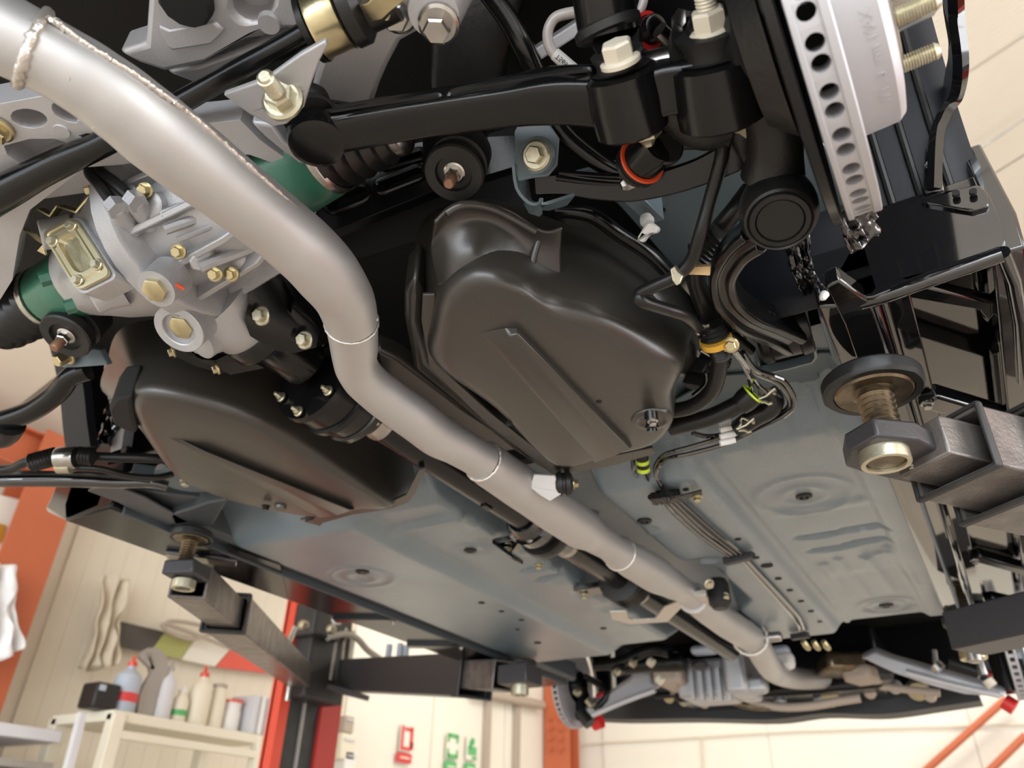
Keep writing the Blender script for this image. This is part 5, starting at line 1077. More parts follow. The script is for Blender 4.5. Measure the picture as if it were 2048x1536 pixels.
# hub carrier (knuckle), black rough casting behind the disc
kn = thing('hub_carrier', 'rough black cast hub carrier between the forged link and brake disc', 'hub carrier', D(1500, 200, .60))
bm = B(); loft(bm, [[D(x, y, d_) for x, y in circ(cx, cy_, rx, ry, 20, rot)] for cx, cy_, rx, ry, rot, d_ in ((1470, 60, 70, 90, 0, .62), (1490, 150, 60, 80, 0, .62), (1500, 240, 55, 60, 0, .64), (1530, 320, 42, 40, 0, .655), (1560, 380, 36, 30, 0, .66))]); obj('knuckle', bm, 'rough_black', kn, sharp=80)
bm = B(); prism(bm, [D(*q) for q in ((1400, -60, .57), (1520, -60, .55), (1526, 60, .55), (1500, 110, .55), (1450, 95, .555), (1405, 40, .565))], Vector((0, .75, .4)) * .02); obj('upper_lug', bm, 'satin_black', kn, bev=.006)
bm = B(); tube(bm, [D(1500, 150, .58), D(1545, 230, .60), D(1550, 300, .62), D(1545, 350, .635)], [.026, .022, .022, .026], 20, sm=5); obj('knuckle_arm', bm, 'rough_black', kn)
bm = B(); tube(bm, [D(1330, 190, .63), D(1400, 240, .64), D(1460, 250, .64)], [.02, .024, .02], 16, sm=4); obj('knuckle_web', bm, 'rough_black', kn)
bm = B(); lathe(bm, D(1395, 225, .61), (.4, -.6, -.6), [(-.02, .012), (0, .014), (.004, .011)], 18); obj('hub_boss', bm, 'rough_black', kn)
bm = B(); box(bm, D(1490, 250, .63), (.028, .02, .014), Matrix.Rotation(.4, 3, 'Y')); obj('hub_lug', bm, 'pale_zinc', kn, bev=.002)
bm = B(); prism(bm, [D(*q) for q in ((1340, 260, .65), (1380, 232, .64), (1440, 255, .64), (1450, 285, .645), (1400, 300, .655), (1350, 300, .66))], (0, .02, .02)); obj('caliper_bracket', bm, 'rough_black', kn, bev=.004)
# ================================================================ BRAKE DISC (near)
YC, ZC, RD = .38, .51, .145
bd = thing('brake_disc', 'big silver vented brake disc, upper right, with drilled-looking edge vents', 'brake disc', W(0, YC, ZC))
def dc(x): return W(x, YC, ZC)
for x0, x1 in ((-.0065, -.0028), (.0100, .0160)):
    bm = B(); annulus(bm, dc(x0), (1, 0, 0), .095, RD, x1 - x0, 120); obj('disc_face', bm, 'disc_silver', bd)
bm = B(); NV = 62                                            # rim between the faces, pierced by a ring of round vent holes
for k in range(NV):
    a = 2 * math.pi * k / NV; h = math.pi / NV; v = Vector((0, math.cos(a), math.sin(a))); s = Vector((0, -v.z, v.y)); rr = RD - .0018; hw = rr * math.tan(h); of = .0013 * (1 if k % 2 else -1)
    q = lambda x, t: dc(.00375 + x) + s * t + v * rr
    prism(bm, [q(-.0066, -hw), q(.0066, -hw), q(.0066, hw), q(-.0066, hw)], v * -.016, [[q(.0055 * math.cos(b), of + .0052 * math.sin(b)) for b in [2 * math.pi * i / 14 for i in range(14)]]])
obj('vent_rim', bm, 'disc_silver', bd)
bm = B(); annulus(bm, dc(-.0025), (1, 0, 0), .094, .118, .0135, 60); obj('vent_core', bm, 'void_black', bd)
bm = B(); lathe(bm, dc(.012), (1, 0, 0), [(0, .094), (.002, .0915), (.030, .090), (.0345, .086), (.036, .078), (.036, .03)], 90); ht = obj('disc_hat', bm, 'disc_silver', bd, label='smooth drum-shaped disc hat')
# embossed size marking along the edge of the hat
s_ = '171.0 mm MAX'
for i, ch in enumerate(s_):
    if ch == ' ': continue
    a = math.radians(281 - i * 3.7); v = Vector((0, math.cos(a), math.sin(a))); t_ = Vector((0, -v.z, v.y))
    p = dc(.0345) + v * .0902
    text_mesh('embossed_letter', ch, .0095, .0007, p, -t_, (-1, 0, 0), 'disc_silver', ht)
bm = B(); lathe(bm, dc(.048), (1, 0, 0), [(0, .062), (.003, .062), (.004, .058)], 50); obj('hub_flange', bm, 'steel', bd)
bm = B(); lathe(bm, dc(.048), (1, 0, 0), [(0, .034), (.03, .032), (.034, .028), (.034, .02)], 40); obj('hub_centre', bm, 'steel', bd)
bm = B(); lathe(bm, dc(.075), (1, 0, 0), [(0, .020), (.012, .020), (.014, .014)], 6); obj('hub_nut', bm, 'gold_zinc', bd, label='gold hub nut')
for k in range(5):
    a = math.radians(-104 + 72 * k); v = Vector((0, math.cos(a), math.sin(a))); pr = []; z = 0; i = 0
    while z < .025: pr.append((z, .0062 if i % 2 else .0053)); z += .0009; i += 1
    pr += [(.026, .0052), (.0275, .004)]
    bm = B(); lathe(bm, dc(.050) + v * .055, (1, 0, 0), pr, 18); obj('wheel_stud', bm, 'pale_zinc', bd, label='threaded wheel stud')
ds = thing('dust_shield', 'thin dark dust shield plate right behind the brake disc', 'dust shield', dc(-.02))
bm = B(); lathe(bm, dc(-.0175), (1, 0, 0), [(0, .03), (0, .143), (.001, .1455), (.0065, .1465), (.0070, .1455), (.0025, .142), (.0015, .03)], 90, caps=False); obj('shield_plate', bm, 'satin_black', ds)
bm = B(); lathe(bm, dc(-.040), (1, 0, 0), [(0, .06), (.018, .075), (.022, .05)], 40); obj('hub_cap', bm, 'rough_black', ds)
# ================================================================ RADIUS ARM with big round bush and forged C-shaped neck
ra = thing('trailing_arm', 'forged black C-shaped trailing arm with a fat round bush at its top', 'suspension arm', D(1555, 430, .62))
ab = (D(1566, 470, .60) - D(1552, 380, .655)).normalized(); c0 = D(1550, 375, .66)
bm = B(); lathe(bm, c0, ab, [(0, .018), (.004, .022), (.012, .0225), (.016, .022), (.018, .028), (.028, .0305), (.038, .0315), (.048, .031), (.056, .028), (.0575, .026), (.056, .0245), (.058, .0235), (.0585, .0195), (.0565, .0190), (.0575, .0180), (.0578, .003)], 44)
obj('bush_head', bm, 'boot_rubber', ra, sharp=30, label='fat round rubber bush head')
pth = [D(1515, 468, .66), D(1472, 502, .69), D(1447, 548, .73), D(1455, 595, .77), D(1492, 632, .81), D(1545, 655, .86), D(1585, 672, .90)]
bm = B(); sweep(bm, pth, [(-.0125, -.008), (-.0105, -.012), (-.005, -.013), (-.003, -.009), (.003, -.009), (.005, -.013), (.0105, -.012), (.0125, -.008), (.0125, .012), (-.0125, .012)], Vector((0, .5, 1)), sm=8, scale=[1.15, 1.08, 1.08, 1.15, 1.25, 1.4, 1.6]); obj('arm_neck', bm, 'satin_black', ra, bev=.0015, label='forged C-shaped neck with central groove')
text_mesh('cast_mark', 'R2', .012, .0004, D(1540, 632, .825), D(1560, 640, .83) - D(1535, 628, .82), (0, -1, .3), 'boot_rubber', ra)
bb0, bb1 = PZ_ = (P(1516, 675, .54), P(1618, 650, .54))
bm = B(); lathe(bm, bb0, bb1 - bb0, [(0, .030), (.004, .034), (.012, .034), (.014, .0315), ((bb1 - bb0).length - .014, .0315), ((bb1 - bb0).length - .012, .034), ((bb1 - bb0).length, .032)], 34); obj('front_bush', bm, 'boot_rubber', ra)
# its grey bracket
bk = thing('arm_bracket', 'grey-blue U-shaped body bracket holding the trailing arm bush', 'bracket', P(1570, 670, .54))
for q in ([(1484, 620), (1492, 618), (1522, 735), (1513, 740)], [(1603, 598), (1610, 596), (1632, 705), (1625, 712)]):
    bm = B(); prism(bm, L(.545, q), (0, 0, .07)); obj('side_plate', bm, 'body_smooth', bk, bev=.001)
bm = B(); sweep(bm, [P(*q, .535) for q in ((1511, 730), (1518, 742), (1570, 732), (1622, 718), (1630, 708), (1628, 690))], [(-.0015, -.006), (.0015, -.006), (.0015, .006), (-.0015, .006)], (0, 0, 1)); obj('lip', bm, 'body_paint', bk)
bm = B(); prism(bm, L(.600, [(1515, 620), (1612, 598), (1628, 715), (1520, 738)]), (0, 0, .004)); obj('base_plate', bm, 'body_smooth', bk)
bolt(bk, P(1488, 672, .545), bb0 - bb1, .012, 'gold_zinc', h=.012)
# ================================================================ LOWER CURVED ARM, GREY BRACKET, ROLL BAR, BALL JOINT
la_ = thing('lower_arm', 'slim black curved arm sweeping from the grey bracket behind the ball joint', 'suspension arm', D(1300, 360, .72))
pth = [D(1070, 372, .74), D(1130, 368, .735), D(1200, 376, .73), D(1280, 376, .72), D(1380, 350, .705), D(1470, 310, .69), D(1540, 270, .68)]
bm = B(); sweep(bm, pth, [(-.010, -.010), (.010, -.010), (.010, .010), (.004, .010), (.003, .006), (-.003, .006), (-.004, .010), (-.010, .010)], Vector((0, -.6, .5)), sm=6, scale=[.9, 1, 1.05, 1.1, 1.2, 1.4, 1.5]); obj('arm_body', bm, 'satin_black', la_, bev=.0015)
rim([(1118, 345, .725), (1200, 352, .72), (1270, 352, .71), (1350, 338, .70), (1460, 300, .68)], .003, la_)
rim([(1112, 355, .725), (1200, 366, .72), (1280, 366, .71), (1360, 352, .70), (1470, 312, .68)], .003, la_)
gb = thing('grey_bracket', 'folded grey steel bracket with a rusty-edged bolt, left of the ball joint', 'bracket', D(1072, 310, .70))
dplate([(1028, 262), (1040, 240), (1090, 236), (1117, 276), (1113, 330), (1095, 352), (1062, 356), (1036, 362), (1028, 330)], .705, [], (0, .003, .002), 'body_smooth', 'face_plate', gb, .001)
bm = B(); sweep(bm, [D(1030, 330, .705), D(1036, 375, .71), D(1056, 402, .715), D(1075, 408, .72), D(1085, 400, .722), D(1092, 408, .722), D(1146, 392, .73)], [(-.0015, -.02), (.0015, -.02), (.0015, .004), (-.0015, .004)], Vector((0, -.7, -.5)), sm=3); obj('rolled_edge', bm, 'body_smooth', gb)
bm = B(); lathe(bm, D(1073, 311, .702), (0, -.75, -.6), [(-.002, .0175), (.002, .0165), (.0025, .0145)], 32); obj('washer', bm, 'body_smooth', gb)
bolt(gb, D(1073, 311, .699), (0, -.75, -.6), .0140, 'pale_zinc', h=.008, hexr=.0085, label='flanged bolt with rusty centre')
# curved stabilizer bar
rb = thing('stabiliser_bar', 'glossy black bent bar passing behind the forged link down to the ball joint', 'stabiliser bar', D(1060, 100, .70))
pth = [(930, -90, .68, 40), (965, -30, .68, 41), (1010, 30, .685, 43), (1045, 90, .69, 44), (1072, 150, .70, 42), (1095, 215, .71, 40), (1125, 265, .72, 40), (1170, 305, .725, 38), (1215, 335, .725, 34), (1262, 358, .72, 26)]
c = [D(x, y, d_) for x, y, d_, w in pth]; bm = B(); tube(bm, c, [w / 2 * d_ / FPX for x, y, d_, w in pth], 22, 5); obj('bar', bm, 'satin_black', rb)
bm = B(); sweep(bm, [D(1238, 352, .715), D(1262, 362, .712), D(1290, 368, .71)], [(-.010, -.003), (.010, -.003), (.010, .003), (-.010, .003)], Vector((0, -.6, -.7))); obj('flattened_end', bm, 'satin_black', rb, bev=.001)
bm = B(); lathe(bm, D(1242, 372, .708), D(1255, 366, .708) - D(1236, 374, .708), [(0, .004), (.004, .0065), (.012, .0065)], 6); obj('nut', bm, 'steel', rb)
bj = thing('drop_link_joint', 'black ball joint with a bright orange sealing ring', 'ball joint', D(1295, 325, .68))
aj = (D(1322, 290, .655) - D(1262, 345, .70)).normalized(); c0 = D(1262, 342, .70)
bm = B(); lathe(bm, c0, aj, [(0, .010), (.004, .017), (.009, .0215), (.012, .0205), (.015, .022), (.018, .0215)], 30); obj('rubber_boot', bm, 'boot_rubber', bj)
bm = B(); lathe(bm, c0, aj, [(.018, .0215), (.0195, .0225), (.021, .0215)], 34); obj('orange_ring', bm, 'orange_seal', bj, label='bright orange ring')
bm = B(); lathe(bm, c0, aj, [(.021, .019), (.023, .0185), (.045, .0185), (.050, .016), (.051, .012)], 32); obj('joint_body', bm, 'satin_black', bj)
bm = B(); lathe(bm, D(1334, 296, .655), (.5, -.7, -.5), [(-.010, .014), (0, .0145), (.001, .0125), (.0005, .011)], 26); obj('end_cap', bm, 'boot_rubber', bj)
for (q, d_, nm) in (((1296, 62), .66, 'second black ball joint with a dark red ring above the flange bolt'),):
    t = thing('upper_joint', nm, 'ball joint', D(*q, d_)); a = Vector((.6, -.3, -.4)).normalized()
    bm = B(); lathe(bm, D(*q, d_), a, [(-.02, .012), (-.004, .016), (-.002, .014)], 22); obj('rubber_boot', bm, 'boot_rubber', t)
    bm = B(); annulus(bm, D(*q, d_), a, .0125, .0160, .003, 24); obj('red_ring', bm, 'red_plastic', t, label='dark red ring')
    bm = B(); lathe(bm, D(*q, d_), a, [(0, .0125), (.012, .011), (.014, .008)], 20); obj('joint_cap', bm, 'satin_black', t)
    bm = B(); tube(bm, [D(1318, 60, .62), D(1350, 90, .63)], .007, 10); obj('stud', bm, 'steel', t)
bm = B(); lathe(bm, D(1365, 42, .58), (-.5, -.7, -.3), [(-.01, .009), (.004, .009), (.005, .007)], 6); t = obj('small_bolt', bm, 'steel'); tag(t, 'small blue-grey steel bolt head between the two cream fasteners', 'bolt')
# tower behind: dark rough cylinder, spring seat area
tw = thing('spring_tower', 'dark textured body tower behind the forged link, top centre', 'tower', D(950, 120, .85))
bm = B(); loft(bm, [[D(x, y, d_) for x, y in pts_] for pts_, d_ in ((circ(985, -80, 90, 50, 20), .80), (circ(950, 40, 85, 45, 20), .82), (circ(935, 150, 75, 40, 20), .86), (circ(925, 260, 55, 30, 20), .90))]); obj('tower_wall', bm, 'rough_black', tw, sharp=80)
bm = B(); tube(bm, [D(910, 270, .80), D(912, 330, .79)], .034, 24); obj('lower_cup', bm, 'satin_black', tw)
# silver strip and clear hose with printed sleeve
bm = B(); beam(bm, D(1068, 110, .75), D(1205, 20, .75), .030, .012, (0, -1, .5)); t = obj('silver_strip', bm, 'subframe_silver', bev=.002); tag(t, 'pale silver body strip behind the bent bar and damper', 'strip')
hz = thing('breather_tube', 'clear grey tube with a white printed sleeve, between bent bar and damper', 'tube', D(1100, 60, .68))
bm = B(); tube(bm, [D(1168, 24, .67), D(1140, 26, .67), (D(1110, 36, .672)), D(1096, 62, .675), D(1098, 90, .678), D(1112, 112, .68), D(1132, 132, .68)], .0048, 14, sm=6); obj('tube_body', bm, 'hose_clear', hz)
bm = B(); tube(bm, [D(1290, -20, .66), D(1285, 10, .66), D(1272, 40, .665), D(1262, 60, .67)], .004, 12, sm=5); obj('tube_body', bm, 'hose_clear', hz)
s0_, s1_ = D(1110, 108, .672), D(1150, 142, .672)
bm = B(); tube(bm, [s0_, s1_], .0056, 14); sl = obj('printed_sleeve', bm, 'white_plastic', hz, label='white sleeve printed T5694A')
text_mesh('lettering', 'T5694A', .0062, .0001, D(1130, 126, .6655), s1_ - s0_, (s1_ - s0_).cross(ray(1130, 126)) * -1, 'void_black', sl)
# ================================================================ HOSES, CABLES, CLIPS (right of the tank)
def hose(name, label, pts, r, m, cat='hose', sm=7, seg=12):
    p = [Vector(q) if not isinstance(q, tuple) else D(*q) for q in pts]; t = thing(name, label, cat, p[0])
    bm = B(); tube(bm, p, r, seg, sm=sm); obj(name + '_run' if 0 else 'run', bm, m, t); return t
bh = hose('rubber_hose', 'matt black rubber hose hanging from the hub, kinked at a silver clip', [(1450, 262, .64), (1442, 320, .645), (1420, 400, .66), (1400, 470, .67), (1383, 520, .69), (1352, 552, .70), (1310, 572, .71), (1280, 588, .72), (1286, 603, .72), (1330, 618, .74), (1370, 632, .76), (1395, 655, .80)], .0062, 'boot_rubber', sm=6)
def ribbed(p, q, r, n, m, par, nm='ribbed_sleeve'):
    pr = [(k / (n * 2) * (q - p).length, r * (1 if k % 2 else .84)) for k in range(n * 2 + 1)]; bm = B(); lathe(bm, p, q - p, pr, 18); return obj(nm, bm, m, par)
def clip(q, d_, s, parent, m='steel', nm='spring_clip'):
    c = D(*q, d_); bm = B(); pts = []
    for k in range(15): a = k / 14 * 5.2; pts.append(c + Vector((math.cos(a), .1 * math.sin(a * 3), math.sin(a))) * s * (1 + .25 * math.sin(a * 4)))
    tube(bm, pts, s * .22, 7)
    for dx_ in (-1, 1): tube(bm, [c, c + Vector((dx_ * s * 1.3, -.4 * s, s * .5 * dx_))], s * .16, 6)
    return obj(nm, bm, m, parent)
bm = B(); prism(bm, [D(*q, .685) for q in ((1340, 538), (1350, 531), (1358, 545), (1366, 552), (1360, 568), (1352, 572), (1344, 560))], (0, .006, .006)); obj('metal_clip', bm, 'pale_zinc', bh, bev=.001, label='crumpled silver metal clip')
ft = thing('foam_tag', 'small tan foam strip on the hose bundle', 'tag', D(1395, 542, .70)); bm = B(); prism(bm, [D(*q, .70) for q in ((1372, 534), (1421, 533), (1420, 551), (1370, 549))], (0, .004, .006)); obj('strip', bm, 'tan_foam', ft, bev=.0005)
cb_ = hose('cable_bundle', 'pair of black handbrake cables with ribbed sleeves and an amber clamp', [(1500, 380, .74), (1470, 420, .74), (1430, 470, .76), (1392, 540, .78), (1400, 590, .80), (1420, 640, .83), (1432, 680, .84), (1440, 720, .86), (1425, 780, .90), (1385, 812, .93), (1340, 822, .95)], .0095, 'boot_rubber')
bm = B(); tube(bm, [D(1385, 540, .79), D(1415, 600, .82), D(1440, 650, .86), D(1500, 700, .92)], .007, 12, sm=5); obj('second_cable', bm, 'boot_rubber', cb_)
ribbed(D(1448, 470, .74), D(1395, 515, .76), .0165, 7, 'boot_rubber', cb_); ribbed(D(1422, 650, .81), D(1432, 676, .815), .0165, 3, 'boot_rubber', cb_); ribbed(D(1436, 690, .82), D(1444, 712, .83), .0125, 4, 'boot_rubber', cb_)
bm = B(); lathe(bm, D(1430, 676, .812), D(1444, 712, .83) - D(1422, 650, .81), [(0, .0172), (.007, .0172)], 26); obj('amber_clamp', bm, 'amber', cb_, label='amber clamp band')
bm = B(); prism(bm, [D(*q, .805) for q in ((1436, 662), (1452, 668), (1476, 696), (1470, 704), (1448, 704))], (0, .004, .004)); obj('clamp_tab', bm, 'gold_zinc', cb_, bev=.001)
bolt(cb_, D(1462, 690, .80), (0, -.7, -.7), .0085, 'gold_zinc'); clip((1406, 660), .81, .006, cb_, 'pale_zinc'); clip((1452, 630), .86, .006, cb_)
hs1 = hose('fuel_hose', 'thick black hose running from the yellow-marked joint towards the tank', [(1340, 855, .99), (1370, 848, .98), (1420, 835, .965), (1470, 812, .95), (1500, 792, .94)], .0115, 'boot_rubber')
bm = B(); lathe(bm, D(1478, 812, .938), D(1508, 785, .93) - D(1478, 812, .938), [(0, .0125), (.010, .0150), (.022, .0148)], 20); obj('joint_sleeve', bm, 'boot_rubber', hs1)
bm = B(); annulus(bm, D(1503, 789, .931), D(1508, 785, .93) - D(1478, 812, .938), .012, .0148, .0025, 24); obj('yellow_ring', bm, 'yellow_tape', hs1, label='lime yellow ring')
hs2 = hose('fuel_hose', 'short thick black hose bent between two spring clips', [(1535, 785, .95), (1548, 800, .95), (1540, 818, .955), (1515, 832, .965), (1492, 846, .975), (1478, 856, .985)], .0125, 'boot_rubber')
clip((1532, 792), .935, .010, hs2, 'pale_zinc'); clip((1492, 850), .96, .009, hs2, 'pale_zinc')
def line(label, pts, r=.0032, m='gloss_black', name='brake_line', grp='thin black brake and fuel lines'):
    t = thing(name, label, 'pipe', D(*pts[0]) if len(pts[0]) == 3 else P(pts[0][0], pts[0][1], .49), grp)
    bm = B(); tube(bm, [D(*q) for q in pts], r, 9, sm=6); obj('pipe_run', bm, m, t); return t
line('thin glossy black pipe from the amber clamp to the yellow-ringed joint', [(1462, 700, .82), (1482, 720, .85), (1500, 760, .90), (1503, 782, .925)])
line('thin glossy black pipe from the amber clamp to the bent hose', [(1470, 700, .82), (1492, 730, .86), (1512, 765, .91), (1532, 785, .935)])
def onfloor(px, py, off=.008):
    z = .50
    for _ in range(4): v = P(px, py, z); z = floor_z(v.x, v.y) - off
    return P(px, py, z)
def fpath(pts, off=.008): return [onfloor(*q, off) if len(q) == 2 else D(*q) for q in pts]
def fline(label, pts, r=.0034, m='gloss_black', off=.007):
    p = fpath(pts, off); t = thing('brake_line', label, 'pipe', p[0], 'thin black brake and fuel lines'); bm = B(); tube(bm, p, r, 9, sm=5); obj('pipe_run', bm, m, t); return t
fline('outermost thin pipe, looping widest to the right before the white clip', [(1485, 705, .84), (1510, 738, .87), (1545, 752, .89), (1570, 765, .90), (1588, 800, .93), (1575, 826, .95), (1520, 855, .98), (1450, 888, 1.02), (1385, 906, 1.06), (1330, 920, 1.10), (1312, 948, 1.14), (1328, 975), (1351, 993), (1420, 1055), (1487, 1110), (1490, 1118), (1595, 1232), (1608, 1262)])
fline('second thin pipe inside the widest loop', [(1480, 708, .85), (1506, 742, .88), (1545, 760, .90), (1562, 772, .91), (1580, 805, .94), (1560, 828, .96), (1500, 852, .99), (1440, 876, 1.02), (1380, 894, 1.06), (1328, 910, 1.10), (1310, 938, 1.14), (1322, 972), (1341, 994), (1405, 1055), (1478, 1112), (1485, 1120), (1588, 1236), (1600, 1266)])
fline('thin pipe leaving the tank corner left of the yellow-banded union', [(1266, 912, 1.12), (1268, 940, 1.14), (1282, 965), (1322, 998), (1352, 1030), (1400, 1072), (1468, 1118)])
fline('thin pipe coming down through the yellow-banded union', [(1283, 915, 1.12), (1286, 940, 1.14), (1302, 968), (1331, 996), (1375, 1038), (1410, 1070), (1473, 1115)])
fline('short thin pipe branching off left of the white clip', [(1385, 866, 1.03), (1410, 872, 1.035), (1435, 871, 1.035), (1475, 862, 1.01), (1495, 850, .98)])
un = thing('pipe_union', 'black pipe union with two lime yellow bands at the tank corner', 'pipe union', D(1284, 918, 1.11))
a = Vector(onfloor(1287, 945)) - D(1283, 905, 1.11); bm = B(); lathe(bm, D(1283, 900, 1.105), a, [(0, .009), (.03, .009), (.034, .007)], 18); obj('union_body', bm, 'boot_rubber', un)
for k in (.016, .029): bm = B(); lathe(bm, D(1283, 900, 1.105) + a.normalized() * k, a, [(0, .0096), (.006, .0096)], 18); obj('yellow_band', bm, 'yellow_tape', un, label='lime yellow band')
# comb clamp with its bolt
p0, p1 = onfloor(1303, 998, .014), onfloor(1404, 984, .010)
cc_ = thing('pipe_clamp', 'black comb clamp bolted across four pipes with a gold bolt', 'clamp', p0)
bm = B(); m1 = p0.lerp(p1, .58); beam(bm, p0, m1, .024, .012); obj('comb', bm, 'satin_black', cc_, bev=.001)
for k in range(6): bm = B(); v = p0.lerp(m1, (k + .5) / 6); cyl(bm, v + Vector((0, -.014, -.002)), v + Vector((0, .012, -.002)), .0052, 10); obj('pipe_seat', bm, 'boot_rubber', cc_)
bm = B(); beam(bm, p0.lerp(p1, .35) + Vector((0, 0, -.007)), p1, .017, .003); obj('strap', bm, 'satin_black', cc_, bev=.001)
bolt(cc_, onfloor(1394, 994, .012), DOWN, .0085, 'gold_zinc')
p = onfloor(1338, 998, .022); bm = B(); lathe(bm, p, DOWN, [(0, .004), (.003, .003)], 12); obj('rivet', bm, 'satin_black', cc_)
for q, lb in (((1478, 1117), 'small dark clip on the pipe bundle halfway along the floor'), ((1600, 1272), 'dark clip at the far end of the pipe bundle')):
    p = onfloor(*q, .01); bm = B(); box(bm, p, (.06 if q[0] < 1500 else .045, .016, .014), Matrix.Rotation(-.2, 3, 'Z')); t = obj('pipe_clip', bm, 'arm_dark', bev=.002); tag(t, lb, 'clip')
wc = thing('white_pipe_clip', 'white plastic clip holding the thin pipes below the bent hose', 'clip', D(1445, 870, 1.0))
for pts_ in ([(1428, 820), (1446, 814), (1456, 822), (1458, 838), (1436, 842)], [(1436, 842), (1458, 838), (1466, 888), (1448, 892)]):
    bm = B(); prism(bm, [D(x, y, 1.005) for x, y in pts_], (0, .01, .012)); obj('clip_body', bm, 'white_plastic', wc, bev=.001)
for yy in (858, 872, 885): bm = B(); tube(bm, [D(1440, yy + 2, .995), D(1470, yy - 5, .995)], .004, 8); obj('clip_jaw', bm, 'white_plastic', wc)
wt = thing('white_clip', 'white plastic plug clip above the tank, left of the hanging hose', 'clip', D(1300, 455, .76))
bm = B(); prism(bm, [D(x, y, .76) for x, y in ((1272, 478), (1284, 458), (1292, 446), (1305, 446), (1318, 456), (1314, 466), (1298, 468), (1285, 486))], (0, .008, .006)); obj('clip_body', bm, 'white_plastic', wt, bev=.002)
bm = B(); lathe(bm, D(1296, 448, .765), D(1292, 436, .77) - D(1296, 448, .765), [(0, .006), (.004, .0075), (.010, .006)], 12); obj('clip_head', bm, 'pale_grey', wt)
# long dark seam tube above the tank (tank strap) 
bm = B(); tube(bm, [D(1110, 420, .80), D(1180, 430, .80), D(1240, 470, .82), D(1300, 510, .83), D(1345, 555, .85)], .008, 10, sm=5); t = obj('tank_strap', bm, 'satin_black'); tag(t, 'dark tube following the top edge of the middle tank cover', 'tube')
# electrical bits at right end of tank
ec = thing('wiring_connector', 'dark wiring connectors in the gap right of the middle tank cover', 'connector', D(1410, 730, .95))
for (px, py, sx, sy) in ((1395, 735, .03, .02), (1420, 715, .02, .03), (1400, 762, .035, .02)): bm = B(); box(bm, D(px, py, .96), (sx, .02, sy), Matrix.Rotation(.5, 3, 'Y')); obj('connector_block', bm, 'rubber', ec, bev=.002)
for a_, b_ in (((1400, 700), (1440, 740)), ((1410, 745), (1385, 790)), ((1440, 700), (1455, 735))): bm = B(); tube(bm, [D(*a_, .93), D((a_[0] + b_[0]) / 2 + 12, (a_[1] + b_[1]) / 2, .94), D(*b_, .95)], .0022, 8, sm=4); obj('wire', bm, 'steel' if a_[0] == 1400 else 'gloss_black', ec)
# ================================================================ LEFT SIDE: arm, handbrake cable, second link
l1 = thing('left_roll_bar', 'glossy black bent bar end hanging in front of the beige roof, far left', 'stabiliser bar', D(120, 790, 1.0))
pth = [(-30, 850, 1.02, 46), (20, 838, 1.01, 44), (70, 818, 1.0, 42), (115, 785, .99, 42), (140, 755, .98, 40), (175, 740, .98, 44)]
bm = B(); tube(bm, [D(x, y, d_) for x, y, d_, w in pth], [w / 2 * d_ / FPX for x, y, d_, w in pth], 20, 5); obj('bar', bm, 'satin_black', l1)
bm = B(); tube(bm, [D(-20, 868, 1.02), D(8, 872, 1.02), D(18, 850, 1.01)], [.02, .016, .02], 14, sm=4); obj('joint', bm, 'boot_rubber', l1)
lb2 = thing('left_bracket', 'grey bracket with a gold nut under the left round bush', 'bracket', D(145, 705, .96))
bm = B(); prism(bm, [D(x, y, .955) for x, y in ((120, 690), (200, 700), (215, 730), (150, 735), (124, 735), (118, 712))], (0, .006, .006)); obj('plate', bm, 'body_smooth', lb2, bev=.001)
bolt(lb2, D(136, 712, .95), (-.1, -.6, -.8), .0115, 'gold_zinc', h=.016)
l2 = thing('left_lower_arm', 'long dark arm running left from the far sill, lowest of the left-hand rods', 'suspension arm', D(150, 960, 1.2))
pth = [(-40, 962, 1.22, 26), (60, 960, 1.22, 28), (150, 960, 1.23, 30), (230, 964, 1.24, 26), (300, 965, 1.25, 22), (335, 972, 1.26, 20)]
bm = B(); tube(bm, [D(x, y, d_) for x, y, d_, w in pth], [w / 2 * d_ / FPX for x, y, d_, w in pth], 18, 5); obj('arm_body', bm, 'gloss_black', l2)
bm = B(); tube(bm, [D(-40, 948, 1.21), D(80, 946, 1.21), D(200, 950, 1.22), D(300, 962, 1.24)], .004, 8, sm=4); obj('pressed_rim', bm, 'satin_black', l2)
l3 = hose('handbrake_cable', 'black cable with ribbed sleeves and a chrome clamp, above the left lower arm', [(-30, 940, 1.16), (20, 938, 1.16), (60, 922, 1.15), (140, 912, 1.16), (200, 914, 1.17), (320, 918, 1.2), (345, 930, 1.22)], .0075, 'boot_rubber', 'cable')
ribbed(D(62, 926, 1.14), D(114, 912, 1.14), .0145, 8, 'boot_rubber', l3); ribbed(D(153, 911, 1.14), D(186, 914, 1.14), .014, 5, 'boot_rubber', l3)
bm = B(); lathe(bm, D(115, 916, 1.13), D(153, 915, 1.13) - D(115, 916, 1.13), [(0, .0155), (.003, .0165), (.025, .0165), (.028, .0155)], 22); obj('chrome_clamp', bm, 'steel', l3, label='chrome clamp ring')
bm = B(); lathe(bm, D(116, 932, 1.13), D(143, 932, 1.13) - D(116, 932, 1.13), [(0, .011), (.02, .011)], 16); obj('clamp_nut', bm, 'pale_zinc', l3)
bm = B(); tube(bm, [D(150, 935, 1.14), D(200, 938, 1.15), D(260, 952, 1.18), D(310, 955, 1.2), D(346, 948, 1.22)], .005, 10, sm=5); obj('thin_cable', bm, 'boot_rubber', l3)
bm = B(); tube(bm, [D(52, 661, 1.0), D(62, 665, 1.0), D(72, 674, 1.0), D(80, 672, 1.0)], .003, 8, sm=4); t = obj('wire_loop', bm, 'rubber'); tag(t, 'small wire loop against the roof left of the round bush', 'wire')

